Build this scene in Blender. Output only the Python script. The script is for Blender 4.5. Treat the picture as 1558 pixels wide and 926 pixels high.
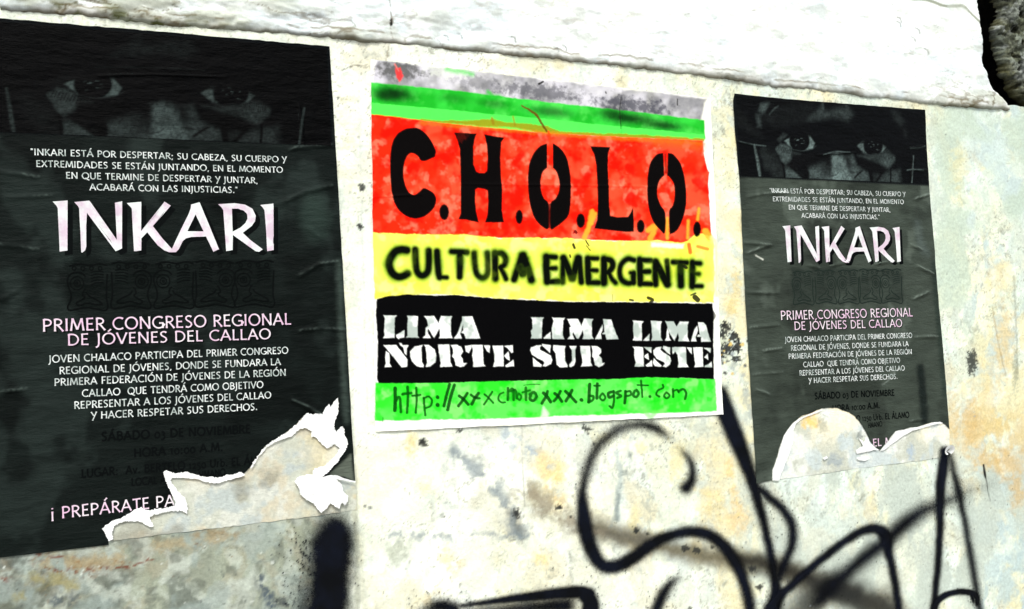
import bpy, math, random
import numpy as np
from mathutils import Matrix, Vector
from mathutils.geometry import delaunay_2d_cdt

for o in list(bpy.data.objects): bpy.data.objects.remove(o)
C = bpy.context.scene.collection

# ------------------------------------------------------------------ camera
EYE_H = 2.0                                  # height of the left poster's top right corner
CAM_U, CAM_V, DIST = -0.33435, -0.52483, 1.5
RX, RY, RZ = 0.073197, -0.401485, -0.0544
FOC = 0.897186                               # focal length / picture width
PW, PH = 1558.0, 926.0

def rotm(rx, ry, rz):
    cx, sx, cy, sy, cz, sz = math.cos(rx), math.sin(rx), math.cos(ry), math.sin(ry), math.cos(rz), math.sin(rz)
    X = np.array([[1, 0, 0], [0, cx, -sx], [0, sx, cx]]); Y = np.array([[cy, 0, sy], [0, 1, 0], [-sy, 0, cy]])
    Z = np.array([[cz, -sz, 0], [sz, cz, 0], [0, 0, 1]])
    return Z @ Y @ X
RM = rotm(RX, RY, RZ)
cam_d = bpy.data.cameras.new('camera'); cam = bpy.data.objects.new('camera', cam_d); C.objects.link(cam)
cam_d.sensor_width = 36; cam_d.lens = 36 * FOC; cam_d.clip_start = 0.02; cam_d.clip_end = 2000
m = Matrix.Identity(4)
for k in range(3):
    u, v, w = RM[:, k]
    m[0][k], m[1][k], m[2][k] = u, -w, v
m[0][3], m[1][3], m[2][3] = CAM_U, -DIST, EYE_H + CAM_V
cam.matrix_world = m
bpy.context.scene.camera = cam

# ------------------------------------------------------------------ light
SUN_EL, SUN_AZ = 52, 200                     # soft high light in front of the wall, from the left
world = bpy.data.worlds.new('World'); bpy.context.scene.world = world; world.use_nodes = True
nt = world.node_tree; nt.nodes.clear()
sky = nt.nodes.new('ShaderNodeTexSky'); sky.sky_type = 'NISHITA'; sky.sun_disc = False
sky.sun_elevation = math.radians(SUN_EL); sky.sun_rotation = math.radians(SUN_AZ); sky.dust_density = 3.0; sky.air_density = 0.8
hs = nt.nodes.new('ShaderNodeHueSaturation'); hs.inputs['Saturation'].default_value = 0.45
bg = nt.nodes.new('ShaderNodeBackground'); bg.inputs[1].default_value = 0.12
wo = nt.nodes.new('ShaderNodeOutputWorld')
nt.links.new(sky.outputs[0], hs.inputs['Color']); nt.links.new(hs.outputs[0], bg.inputs[0]); nt.links.new(bg.outputs[0], wo.inputs[0])
sd = bpy.data.lights.new('sun', 'SUN'); sd.energy = 1.5; sd.angle = math.radians(14); sd.color = (1, 0.985, 0.94)
sun = bpy.data.objects.new('sun', sd); C.objects.link(sun)
az, el = math.radians(SUN_AZ), math.radians(SUN_EL)
sv = Vector((math.sin(az) * math.cos(el), math.cos(az) * math.cos(el), math.sin(el)))
sun.rotation_euler = sv.to_track_quat('Z', 'Y').to_euler(); sun.location = (0, -6, 8)
vs = bpy.context.scene.view_settings
vs.view_transform = 'Standard'; vs.look = 'None'; vs.exposure = 0.84; vs.gamma = 1.0

# ------------------------------------------------------------------ coordinates: photo pixel <-> point on the wall
def P(px, py):
    px = np.asarray(px, float); py = np.asarray(py, float)
    a = (px - PW / 2) / (FOC * PW); b = -(py - PH / 2) / (FOC * PW)
    d = [RM[i, 0] * a + RM[i, 1] * b - RM[i, 2] for i in range(3)]
    t = -DIST / d[2]
    return CAM_U + t * d[0], CAM_V + t * d[1]
def Q(u, v):                                  # wall point -> photo pixel
    x = np.asarray(u, float) - CAM_U; y = np.asarray(v, float) - CAM_V; z = -DIST
    c = [RM[0, k] * x + RM[1, k] * y + RM[2, k] * z for k in range(3)]
    return PW / 2 + FOC * PW * c[0] / -c[2], PH / 2 - FOC * PW * c[1] / -c[2]
def PP(pts): return [tuple(float(q) for q in P(*p)) for p in pts]
def zoom(ox, oy, s, pts): return [(ox + x / s, oy + y / s) for x, y in pts]
TR_U, TR_V, TR_A = 1.337594, -0.02846, -0.005764        # where the second poster hangs relative to the first
ca, sa = math.cos(TR_A), math.sin(TR_A)
def toR(u, v): return u * ca - v * sa + TR_U, u * sa + v * ca + TR_V
def fromR(u, v):
    x = u - TR_U; y = v - TR_V
    return x * ca + y * sa, -x * sa + y * ca

# ------------------------------------------------------------------ numpy noise
def _hash(ix, iy, s):
    n = (ix.astype(np.int64) * 374761393 + iy.astype(np.int64) * 668265263 + s * 974634777) & 0xffffffff
    n = ((n ^ (n >> 13)) * 1274126177) & 0xffffffff
    n = ((n ^ (n >> 16)) * 2246822519) & 0xffffffff
    return ((n ^ (n >> 15)) & 0xffff) / 65535.0
def vnoise(x, y, s=0):
    ix = np.floor(x); iy = np.floor(y); fx = x - ix; fy = y - iy
    fx = fx * fx * fx * (fx * (fx * 6 - 15) + 10); fy = fy * fy * fy * (fy * (fy * 6 - 15) + 10)
    a = _hash(ix, iy, s); b = _hash(ix + 1, iy, s); c = _hash(ix, iy + 1, s); d = _hash(ix + 1, iy + 1, s)
    return (a + (b - a) * fx) * (1 - fy) + (c + (d - c) * fx) * fy
def fbm(x, y, f, o=4, s=0, g=0.55):
    t = 0; a = 1; n = 0
    for k in range(o):
        co, si = math.cos(k * 1.3 + s), math.sin(k * 1.3 + s)
        t = t + a * vnoise((x * co - y * si) * f + 17.3 * k, (x * si + y * co) * f + 5.1 * k, s * 7 + k); n += a; a *= g; f *= 2.03
    return t / n
def sst(e0, e1, x):
    t = np.clip((x - e0) / (e1 - e0), 0, 1); return t * t * (3 - 2 * t)
def relief(u, v):                             # slow unevenness of the plaster, followed by everything stuck on it
    return 0.004 * (fbm(u, v, 5.0, 2, 3) - 0.5) + 0.0012 * (fbm(u, v, 17.0, 2, 9) - 0.5)
def L(r, g=None, b=None):                     # sRGB 0..255 -> linear
    if g is None: g = b = r
    return np.array([((c / 255) / 12.92 if c / 255 <= 0.04045 else ((c / 255 + 0.055) / 1.055) ** 2.4) for c in (r, g, b)])

# ------------------------------------------------------------------ painting on vertices
def catmull(pts, n=8):
    p = [np.array(q, float) for q in pts]
    if len(p) < 3: n2 = max(n, 2); return [p[0] + (p[-1] - p[0]) * t for t in np.linspace(0, 1, n2)]
    p = [2 * p[0] - p[1]] + p + [2 * p[-1] - p[-2]]; out = []
    for i in range(1, len(p) - 2):
        for t in np.arange(n) / n:
            out.append(0.5 * ((2 * p[i]) + (-p[i - 1] + p[i + 1]) * t + (2 * p[i - 1] - 5 * p[i] + 4 * p[i + 1] - p[i + 2]) * t * t + (-p[i - 1] + 3 * p[i] - 3 * p[i + 1] + p[i + 2]) * t ** 3))
    out.append(p[-2]); return out
class Canvas:
    def __init__(s, X, Y, base):
        s.X = X.astype(np.float64).ravel(); s.Y = Y.astype(np.float64).ravel()
        s.C = np.empty((s.X.size, 3)); s.C[:] = base
    def sel(s, x0, y0, x1, y1):
        return np.nonzero((s.X > x0) & (s.X < x1) & (s.Y > y0) & (s.Y < y1))[0]
    def mix(s, idx, a, col):
        a = a[:, None]; c = col if np.ndim(col) == 2 else np.asarray(col)[None]
        s.C[idx] = s.C[idx] * (1 - a) + c * a
    def polymask(s, pts, soft=0.7, wob=0, wf=0.3, seed=0):
        p = np.array(pts, float); pad = soft * 2 + wob * 2 + 1
        idx = s.sel(p[:, 0].min() - pad, p[:, 1].min() - pad, p[:, 0].max() + pad, p[:, 1].max() + pad)
        x = s.X[idx]; y = s.Y[idx]
        if wob:
            x, y = x + wob * 2 * (fbm(x, y, wf, 3, seed) - 0.5), y + wob * 2 * (fbm(x, y, wf, 3, seed + 11) - 0.5)
        ins = np.zeros(len(idx), bool); d = np.full(len(idx), 1e9)
        for i in range(len(p)):
            a = p[i]; b = p[(i + 1) % len(p)]; e = b - a; l2 = e @ e + 1e-12
            t = np.clip(((x - a[0]) * e[0] + (y - a[1]) * e[1]) / l2, 0, 1)
            d = np.minimum(d, (x - a[0] - t * e[0]) ** 2 + (y - a[1] - t * e[1]) ** 2)
            if a[1] != b[1]:
                c = ((a[1] > y) != (b[1] > y)) & (x < (b[0] - a[0]) * (y - a[1]) / (b[1] - a[1]) + a[0]); ins ^= c
        d = np.sqrt(d); d = np.where(ins, -d, d)
        return idx, 1 - sst(-soft, soft, d)
    def poly(s, pts, col, soft=0.7, alpha=1, wob=0, wf=0.3, seed=0):
        idx, m = s.polymask(pts, soft, wob, wf, seed); s.mix(idx, m * alpha, col)
    def strokemask(s, pts, w, soft, wob=0, wf=0.2, seed=0, idx=None):
        """pts: (x, y) or (x, y, w) or (x, y, w, a); w is the full width of the line"""
        q = [(p[0], p[1], p[2] if len(p) > 2 else w, p[3] if len(p) > 3 else 1) for p in pts]
        p = np.array(catmull(q, 6) if len(q) > 2 else q, float)
        pad = p[:, 2].max() / 2 + soft * 1.5 + wob * 2 + 1
        if idx is None: idx = s.sel(p[:, 0].min() - pad, p[:, 1].min() - pad, p[:, 0].max() + pad, p[:, 1].max() + pad)
        x = s.X[idx]; y = s.Y[idx]
        if wob:
            x, y = x + wob * 2 * (fbm(x, y, wf, 3, seed) - 0.5), y + wob * 2 * (fbm(x, y, wf, 3, seed + 11) - 0.5)
        out = np.zeros(len(idx))
        for i in range(len(p) - 1):
            a = p[i]; b = p[i + 1]; ex, ey = b[0] - a[0], b[1] - a[1]; l2 = ex * ex + ey * ey + 1e-12
            R = max(a[2], b[2]) / 2 + soft + 1
            k = np.nonzero((x > min(a[0], b[0]) - R) & (x < max(a[0], b[0]) + R) & (y > min(a[1], b[1]) - R) & (y < max(a[1], b[1]) + R))[0]
            if not len(k): continue
            t = np.clip(((x[k] - a[0]) * ex + (y[k] - a[1]) * ey) / l2, 0, 1)
            d = np.hypot(x[k] - a[0] - t * ex, y[k] - a[1] - t * ey); w_ = (a[2] + (b[2] - a[2]) * t) / 2; al = a[3] + (b[3] - a[3]) * t
            out[k] = np.maximum(out[k], al * (1 - sst(-soft, soft, d - w_)))
        return idx, out
    def stroke(s, pts, w, col, soft=1.0, alpha=1, wob=0, wf=0.2, seed=0, brk=0):
        idx, m = s.strokemask(pts, w, soft, wob, wf, seed)
        if brk: m = m * sst(.36, .60, fbm(s.X[idx], s.Y[idx], brk, 4, seed + 5))
        s.mix(idx, m * alpha, col)
    def blob(s, x, y, rx, ry, col, alpha=1, rot=0, wob=0.9, wf=None, seed=0, hard=0.6):
        R = max(rx, ry) * 1.9; idx = s.sel(x - R, y - R, x + R, y + R); dx = s.X[idx] - x; dy = s.Y[idx] - y
        c, n = math.cos(rot), math.sin(rot); a = (dx * c + dy * n) / rx; b = (-dx * n + dy * c) / ry
        r = np.hypot(a, b) + wob * 2 * (fbm(s.X[idx], s.Y[idx], wf or 2.2 / min(rx, ry), 4, seed + int(x) % 97) - 0.5)
        s.mix(idx, (1 - sst(1 - hard, 1 + hard * .5, r)) * alpha, col)

# ------------------------------------------------------------------ materials
def newmat(name):
    m = bpy.data.materials.new(name); m.use_nodes = True; n = m.node_tree.nodes; b = n['Principled BSDF']
    return m, m.node_tree, b
def noise_node(t, scale, detail=6, rough=0.6, vec=None):
    n = t.nodes.new('ShaderNodeTexNoise'); n.inputs['Scale'].default_value = scale; n.inputs['Detail'].default_value = detail
    n.inputs['Roughness'].default_value = rough
    if vec: t.links.new(vec, n.inputs['Vector'])
    return n
def finish(m, t, b, colsock, rough=0.9, spec=0.2, var=0.1, vscale=200, bump=0.3, bscale=300, bdist=0.001, alpha=False, stretch=(1, 1, 1)):
    tc = t.nodes.new('ShaderNodeNewGeometry')
    mp = t.nodes.new('ShaderNodeMapping'); mp.inputs['Scale'].default_value = stretch; t.links.new(tc.outputs['Position'], mp.inputs[0])
    n = noise_node(t, vscale, 5, 0.65, mp.outputs[0])
    mr = t.nodes.new('ShaderNodeMapRange'); mr.inputs[1].default_value = 0.3; mr.inputs[2].default_value = 0.7
    mr.inputs[3].default_value = 1 - var; mr.inputs[4].default_value = 1 + var
    t.links.new(n.outputs[0], mr.inputs[0])
    mx = t.nodes.new('ShaderNodeVectorMath'); mx.operation = 'SCALE'; t.links.new(colsock, mx.inputs[0]); t.links.new(mr.outputs[0], mx.inputs['Scale'])
    t.links.new(mx.outputs[0], b.inputs['Base Color'])
    b.inputs['Roughness'].default_value = rough; b.inputs['Specular IOR Level'].default_value = spec
    if bump:
        n2 = noise_node(t, bscale, 8, 0.7, mp.outputs[0]); bp = t.nodes.new('ShaderNodeBump'); bp.inputs['Strength'].default_value = bump
        bp.inputs['Distance'].default_value = bdist; t.links.new(n2.outputs[0], bp.inputs['Height']); t.links.new(bp.outputs[0], b.inputs['Normal'])
    if alpha:
        at = t.nodes.new('ShaderNodeAttribute'); at.attribute_name = 'cover'
        n3 = noise_node(t, 480, 6, 0.85, tc.outputs['Position'])
        ad = t.nodes.new('ShaderNodeMath'); ad.operation = 'MULTIPLY_ADD'; t.links.new(n3.outputs[0], ad.inputs[0]); ad.inputs[1].default_value = 1.1; t.links.new(at.outputs['Fac'], ad.inputs[2])
        m2 = t.nodes.new('ShaderNodeMapRange'); m2.interpolation_type = 'SMOOTHSTEP'; m2.inputs[1].default_value = 0.56; m2.inputs[2].default_value = 1.36
        t.links.new(ad.outputs[0], m2.inputs[0]); t.links.new(m2.outputs[0], b.inputs['Alpha'])
    return m
def attr_mat(name, **k):
    m, t, b = newmat(name); a = t.nodes.new('ShaderNodeAttribute'); a.attribute_name = 'Col'
    return finish(m, t, b, a.outputs['Color'], **k)
def flat_mat(name, col, col2=None, cs=20, **k):
    m, t, b = newmat(name)
    mx = t.nodes.new('ShaderNodeMix'); mx.data_type = 'RGBA'
    mx.inputs[6].default_value = (*col, 1); mx.inputs[7].default_value = (*(col2 if col2 is not None else col), 1)
    g = t.nodes.new('ShaderNodeNewGeometry'); n = noise_node(t, cs, 5, 0.6, g.outputs['Position'])
    r = t.nodes.new('ShaderNodeMapRange'); r.inputs[1].default_value = 0.4; r.inputs[2].default_value = 0.6; t.links.new(n.outputs[0], r.inputs[0])
    t.links.new(r.outputs[0], mx.inputs[0])
    return finish(m, t, b, mx.outputs[2], **k)
M_plaster = attr_mat('painted_plaster', rough=0.85, spec=0.25, var=0.13, vscale=160, bump=0.55, bscale=120, bdist=0.003)
M_band = attr_mat('rough_white_plaster', rough=0.9, spec=0.1, var=0.06, vscale=90, bump=0.6, bscale=70, bdist=0.003)
M_stone = attr_mat('porous_stone', rough=0.95, spec=0.1, var=0.45, vscale=130, bump=1.0, bscale=110, bdist=0.012)
M_paint_paper = attr_mat('painted_paper', rough=0.8, spec=0.04, var=0.04, vscale=90, bump=0.25, bscale=60, bdist=0.002)
M_print_l = attr_mat('printed_dark_paper', rough=0.42, spec=0.035, var=0.25, vscale=28, bump=0.9, bscale=30, bdist=0.005, stretch=(.5, 1, 1.6))
M_print_r = attr_mat('sheen_tinted_dark_paper', rough=0.42, spec=0.06, var=0.22, vscale=28, bump=0.9, bscale=30, bdist=0.005, stretch=(.5, 1, 1.6))  # right poster's paper, its sheen is painted into the colour
M_backing = attr_mat('old_paper_layer', rough=0.9, spec=0.15, var=0.12, vscale=150, bump=0.7, bscale=110, bdist=0.003)
M_fibre = flat_mat('torn_white_paper', (.9, .9, .88), (.8, .83, .8), 120, rough=0.95, spec=0.05, var=0.04, vscale=300, bump=0.6, bscale=160, bdist=0.003)
M_ink_white = flat_mat('white_ink', (.36, .42, .39), (.74, .78, .75), 90, rough=0.6, spec=0.2, var=0.06, vscale=80, bump=0)
M_ink_pale = flat_mat('pale_pink_ink', (.62, .50, .58), (.72, .78, .74), 34, rough=0.6, spec=0.2, var=0.08, vscale=60, bump=0)
M_ink_pink = flat_mat('pink_ink', (.68, .46, .60), (.74, .68, .70), 30, rough=0.6, spec=0.2, var=0.06, vscale=80, bump=0)
M_ink_black = flat_mat('black_ink', (.002, .003, .003), rough=0.6, spec=0.03, var=0.05, bump=0)
M_ink_dark = flat_mat('dark_green_ink', (.001, .002, .0018), rough=0.6, spec=0.04, var=0.05, bump=0)
M_spray = flat_mat('black_spray_paint', (.003, .0045, .010), (.0015, .002, .003), 14, rough=0.6, spec=0.08, var=0.1, bump=0, alpha=True)
M_core = flat_mat('crack_shade_masonry', (.02, .018, .014), (.008, .007, .006), 30, rough=0.95, spec=0.05, var=0.2, bump=0.8, bdist=.01)  # near black base stands in for the shade deep in the crack

# ------------------------------------------------------------------ mesh helpers
def link(o, parent=None, **props):
    C.objects.link(o)
    if parent: o.parent = parent
    for k, v in props.items(): o[k] = v
    return o
def grid_mesh(name, X, Y, Z, col=None, cover=None, keep=None, mat=None, smooth=True):
    """X, Y, Z are (rows, cols) arrays in metres"""
    nr, nc = X.shape; co = np.stack([X, Y, Z], -1).reshape(-1, 3)
    i = np.arange(nr * nc).reshape(nr, nc)
    q = np.stack([i[:-1, :-1], i[:-1, 1:], i[1:, 1:], i[1:, :-1]], -1).reshape(-1, 4)
    if keep is not None:
        k = keep.reshape(nr, nc); k = (k[:-1, :-1] | k[:-1, 1:] | k[1:, 1:] | k[1:, :-1]).ravel(); q = q[k]
        used, inv = np.unique(q, return_inverse=True); q = inv.reshape(-1, 4); co = co[used]
        if col is not None: col = col.reshape(-1, 3)[used]
        if cover is not None: cover = cover.ravel()[used]
    me = bpy.data.meshes.new(name); me.vertices.add(len(co)); me.vertices.foreach_set('co', co.astype(np.float32).ravel())
    me.loops.add(q.size); me.loops.foreach_set('vertex_index', q.astype(np.int32).ravel())
    me.polygons.add(len(q)); me.polygons.foreach_set('loop_start', np.arange(0, q.size, 4, dtype=np.int32))
    me.polygons.foreach_set('loop_total', np.full(len(q), 4, np.int32))
    me.update(calc_edges=True)
    me.polygons.foreach_set('use_smooth', np.full(len(q), smooth))
    set_attrs(me, col, cover)
    if mat: me.materials.append(mat)
    return me
def set_attrs(me, col=None, cover=None):
    if col is not None:
        c4 = np.ones((len(me.vertices), 4), np.float32); c4[:, :3] = np.clip(col.reshape(-1, 3), 0, 1)
        a = me.attributes.new('Col', 'FLOAT_COLOR', 'POINT'); a.data.foreach_set('color', c4.ravel())
    if cover is not None:
        a = me.attributes.new('cover', 'FLOAT', 'POINT'); a.data.foreach_set('value', np.asarray(cover, np.float32).ravel())
def cdt(polys, step=None):
    """union of closed polygons [(u, v)...] -> (coords array, triangles)"""
    vs_, faces = [], []
    for p in polys:
        ar = sum(p[i - 1][0] * p[i][1] - p[i][0] * p[i - 1][1] for i in range(len(p)))
        if ar < 0: p = p[::-1]
        b = len(vs_); vs_ += [Vector((float(x), float(y))) for x, y in p]; faces.append(list(range(b, b + len(p))))
    if step:
        a = np.array([tuple(v) for v in vs_]); x0, y0 = a.min(0); x1, y1 = a.max(0)
        gx, gy = np.meshgrid(np.arange(x0 + step * .51, x1, step), np.arange(y0 + step * .53, y1, step))
        gy = gy.copy(); gy[:, ::2] += step * .5
        vs_ += [Vector((float(x), float(y))) for x, y in zip(gx.ravel(), gy.ravel())]
    co, ed, fa, _, _, of = delaunay_2d_cdt(vs_, [], faces, 0, 1e-7, True)
    fa = [f for f, o in zip(fa, of) if len(o)]
    return np.array([tuple(v) for v in co]).reshape(-1, 2), fa
def inside(poly, x, y):
    p = np.array(poly, float); ins = np.zeros(np.shape(x), bool)
    for i in range(len(p)):
        a = p[i]; b = p[(i + 1) % len(p)]
        if a[1] != b[1]: ins ^= ((a[1] > y) != (b[1] > y)) & (x < (b[0] - a[0]) * (y - a[1]) / (b[1] - a[1]) + a[0])
    return ins
def flat_mesh(name, co, faces, height, mat, back=False, smooth=False):
    """height(u, v) -> metres in front of the wall"""
    h = height(co[:, 0], co[:, 1])
    me = bpy.data.meshes.new(name)
    v = [(float(a), float(-c), float(b)) for (a, b), c in zip(co, h)]
    f = [tuple(q) for q in faces]
    me.from_pydata(v, [], f); me.update()
    if smooth: me.polygons.foreach_set('use_smooth', np.ones(len(me.polygons), bool))
    me.materials.append(mat); return me
def thing(name, label, cat, loc=(0, 0, 0), group=None):
    o = bpy.data.objects.new(name, None); o.location = loc; o.empty_display_size = .1; C.objects.link(o)
    o['label'] = label; o['category'] = cat
    if group: o['group'] = group
    return o
ORG = (0, 0, EYE_H)
def part(name, me, parent, **k): return link(bpy.data.objects.new(name, me), parent, **k)

# ================================================================== THE GROUND
def box_mesh(name, x0, x1, y0, y1, z0, z1, mat):
    me = bpy.data.meshes.new(name)
    v = [(x, y, z) for z in (z0, z1) for x, y in ((x0, y0), (x1, y0), (x1, y1), (x0, y1))]
    me.from_pydata(v, [], [(3, 2, 1, 0), (4, 5, 6, 7), (0, 1, 5, 4), (1, 2, 6, 5), (2, 3, 7, 6), (3, 0, 4, 7)]); me.materials.append(mat); return me
M_ground = flat_mat('dry_earth', (.20, .18, .14), (.15, .14, .11), .6, rough=0.95, spec=0.1, var=0.15, vscale=5, bump=0.5, bscale=20, bdist=0.02)
M_pave = flat_mat('worn_concrete', (.30, .29, .27), (.24, .235, .22), 3, rough=0.9, spec=0.15, var=0.15, vscale=20, bump=0.4, bscale=60, bdist=0.004)
M_road = flat_mat('asphalt', (.05, .05, .05), (.06, .058, .055), 3, rough=0.9, spec=0.2, var=0.25, vscale=60, bump=0.6, bscale=120, bdist=0.006)
g = bpy.data.meshes.new('ground'); g.from_pydata([(-600, -600, -.16), (600, -600, -.16), (600, 600, -.16), (-600, 600, -.16)], [], [(0, 1, 2, 3)]); g.materials.append(M_ground)
link(bpy.data.objects.new('ground', g), kind='structure')
link(bpy.data.objects.new('road', box_mesh('road', -30, 30, -8.5, -2.62, -.156, -.14, M_road)), kind='structure')
link(bpy.data.objects.new('kerb', box_mesh('kerb', -30, 30, -2.6, -2.45, -.156, .004, M_pave)), kind='structure')
link(bpy.data.objects.new('pavement', box_mesh('pavement', -30, 30, -2.448, .30, -.156, 0, M_pave)), kind='structure')

# ================================================================== THE WALL
wall = thing('street_wall', 'weathered cream plastered street wall covered in black spray scrawls, white ledge along its top', 'wall', ORG)
EDGE = [(-3, -2), (0, 15), (103, 23), (231, 36), (359, 49), (503, 59), (601, 67), (800, 88), (946, 101), (1072, 117), (1170, 131), (1325, 148), (1432, 160.5), (1558, 170), (1640, 177)]
eu, ev = P([e[0] for e in EDGE], [e[1] for e in EDGE])
def edge_v(u):
    u = np.asarray(u, float)
    base = np.interp(u, eu, ev, left=ev[0], right=ev[-1])
    return base + 0.007 * (fbm(u, u * 0 + 3.3, 22, 5, 5) - 0.5) + 0.005 * (fbm(u, u * 0 + 8.3, 95, 3, 6) - 0.5)
def nonuni(a, b, step, lo, hi, n=12):         # fine between a and b, coarse out to lo and hi
    f = np.arange(a, b + step / 2, step)
    l = a - (a - lo) * (np.linspace(1, 0, n, endpoint=False)) ** 2; r = b + (hi - b) * (np.linspace(0, 1, n + 1)[1:]) ** 2
    return np.concatenate([l, f, r])

def wall_colours(px, py, u, v):
    cv = Canvas(px, py, L(232, 236, 214)); U = u.ravel(); V = v.ravel()
    U, V = U + .035 * (fbm(U, V, 14, 4, 301) - .5) + .010 * (fbm(U, V, 60, 3, 303) - .5), V + .035 * (fbm(U, V, 14, 4, 302) - .5) + .010 * (fbm(U, V, 60, 3, 304) - .5)
    # creamy and cool patches, layer upon layer of old limewash
    n1 = fbm(U, V, 7, 5, 21); n2 = fbm(U, V * .6, 13, 5, 33); n3 = fbm(U, V, 38, 4, 45); n4 = fbm(U * 1.0, V * .4, 60, 3, 51)
    def lay(mask, col, a): cv.C[:] = cv.C * (1 - (mask * a)[:, None]) + np.asarray(col)[None] * (mask * a)[:, None]
    X, Y = cv.X, cv.Y
    lay(sst(.50, .66, n1), L(247, 240, 200), .8)
    lay(sst(.48, .62, n2), L(222, 236, 232), .7)
    lay(sst(.56, .70, n3), L(200, 208, 190), .55)
    lay(sst(.62, .74, fbm(U, V, 22, 5, 61)), L(226, 214, 150), .5)
    lay(sst(.60, .72, n4), L(196, 206, 204), .45)
    white = sst(1100, 700, X) * sst(420, 560, X)                 # middle stretch painted whiter to stand in for its overexposure
    lay(white * sst(.35, .62, fbm(U, V, 9, 4, 71)), L(250, 250, 238), .85)
    lay(sst(.50, .66, fbm(U, V, 19, 5, 111)), L(206, 210, 190), .55)
    lay(sst(.56, .68, fbm(U, V * .7, 31, 5, 112)), L(186, 196, 192), .5)
    lay(sst(.58, .66, fbm(U, V, 11, 6, 113)), L(214, 196, 150), .45)
    lay(sst(.022, .0, np.abs(fbm(U, V * .5, 12, 5, 114) - .5)) * sst(.5, .6, fbm(U, V, 9, 3, 115)), L(150, 158, 150), .5)
    spk = sst(.45, .6, fbm(U, V, 6, 3, 130))
    lay(spk * sst(.62, .78, fbm(U, V, 85, 4, 116)), L(150, 152, 134), .55)
    lay(spk * sst(.70, .78, fbm(U, V, 120, 3, 117)), L(96, 100, 92), .5)
    lay(sst(900, 1300, X) * sst(.40, .64, fbm(U, V, 8, 4, 118)), L(206, 220, 212), .6)
    lay(sst(640, 700, Y) * sst(.5, .66, fbm(U, V * .8, 15, 5, 119)), L(204, 204, 184), .6)
    lay(sst(.46, .62, fbm(U, V, 6, 4, 120)) * sst(1000, 800, X) * sst(450, 600, X), L(252, 252, 240), .5)  # whitens the same overexposed middle again
    wz = sst(1180, 900, X) * sst(470, 560, X); lay(wz * sst(.30, .60, fbm(U, V, 8, 4, 131)), L(250, 252, 240), .38); lay(sst(560, 500, X) * sst(600, 500, Y), L(240, 242, 226), .5)  # more glare painted as white over the middle and upper left strip
    for f_, sd_, th in ((9, 140, .008), (16, 141, .010), (28, 142, .012)):
        lay(sst(th, .0, np.abs(fbm(U, V, f_, 5, sd_) - .5)) * sst(.50, .62, fbm(U, V, 5, 3, sd_ + 9)), L(134, 130, 108), .65)
    # left foot of the wall: grimy grey green layers with rust, plus painted corner dimming
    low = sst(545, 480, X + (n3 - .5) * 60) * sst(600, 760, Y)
    lay(low, L(176, 186, 164), .8); lay(low * sst(.42, .62, n2), L(166, 172, 152), .7); lay(low * sst(.50, .62, n3), L(196, 192, 166), .6)
    lay(low * sst(.52, .66, fbm(U, V, 16, 5, 81)), L(118, 128, 120), .7)
    lay(low * sst(.55, .66, fbm(U, V, 30, 4, 83)), L(206, 212, 200), .7)
    rust = low * sst(300, 40, X + 0 * Y) * sst(60, 10, np.abs(Y - (868 - X * .12)))
    lay(rust * sst(.50, .60, fbm(U, V, 26, 5, 85)), L(150, 118, 68), .8)
    lay(rust * sst(.035, .0, np.abs(fbm(U, V * 1.6, 19, 5, 87) - .5)), L(128, 62, 34), .8)
    dk = sst(160, 0, X) * low
    lay(dk * sst(.40, .6, n1), L(86, 90, 78), .7)
    cv.C[:] = cv.C * (1 - .34 * low)[:, None]  # whole foot dimmed in the colour, vignette on top of the grime
    lay(low * sst(.52, .76, fbm(U, V, 60, 4, 88)), L(92, 98, 88), .6); lay(low * sst(.52, .74, fbm(U, V, 45, 4, 89)), L(196, 204, 192), .55); lay(low * sst(.5, .7, fbm(U, V, 24, 4, 90)), L(150, 164, 160), .6)
    # right side: ochre shows through
    och = sst(1440, 1500, X + (n1 - .5) * 80)
    lay(och * sst(420, 500, Y) * sst(.46, .58, fbm(U, V * .6, 12, 5, 91)), L(226, 212, 152), .6)
    lay(och * sst(600, 650, Y) * sst(790, 720, Y) * sst(.42, .54, fbm(U, V, 17, 5, 93)), L(210, 176, 96), .62)
    lay(och * sst(.50, .62, fbm(U, V, 14, 5, 95)), L(186, 204, 204), .85)
    lay(och * sst(740, 800, Y) * sst(.40, .6, fbm(U, V, 20, 5, 97)), L(176, 196, 198), .85)
    lay(sst(1395, 1440, X) * sst(600, 420, Y) * sst(.42, .62, fbm(U, V, 10, 5, 99)), L(186, 202, 184), .8)
    lay(sst(1080, 1110, X) * sst(1170, 1140, X) * sst(.46, .60, fbm(U, V, 20, 4, 101)), L(236, 222, 168), .6)
    rl = sst(1100, 1180, X) * sst(660, 720, Y)
    lay(rl * sst(.40, .62, fbm(U, V * .5, 15, 5, 103)), L(184, 194, 184), .85)
    # single marks
    B = cv.blob
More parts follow.
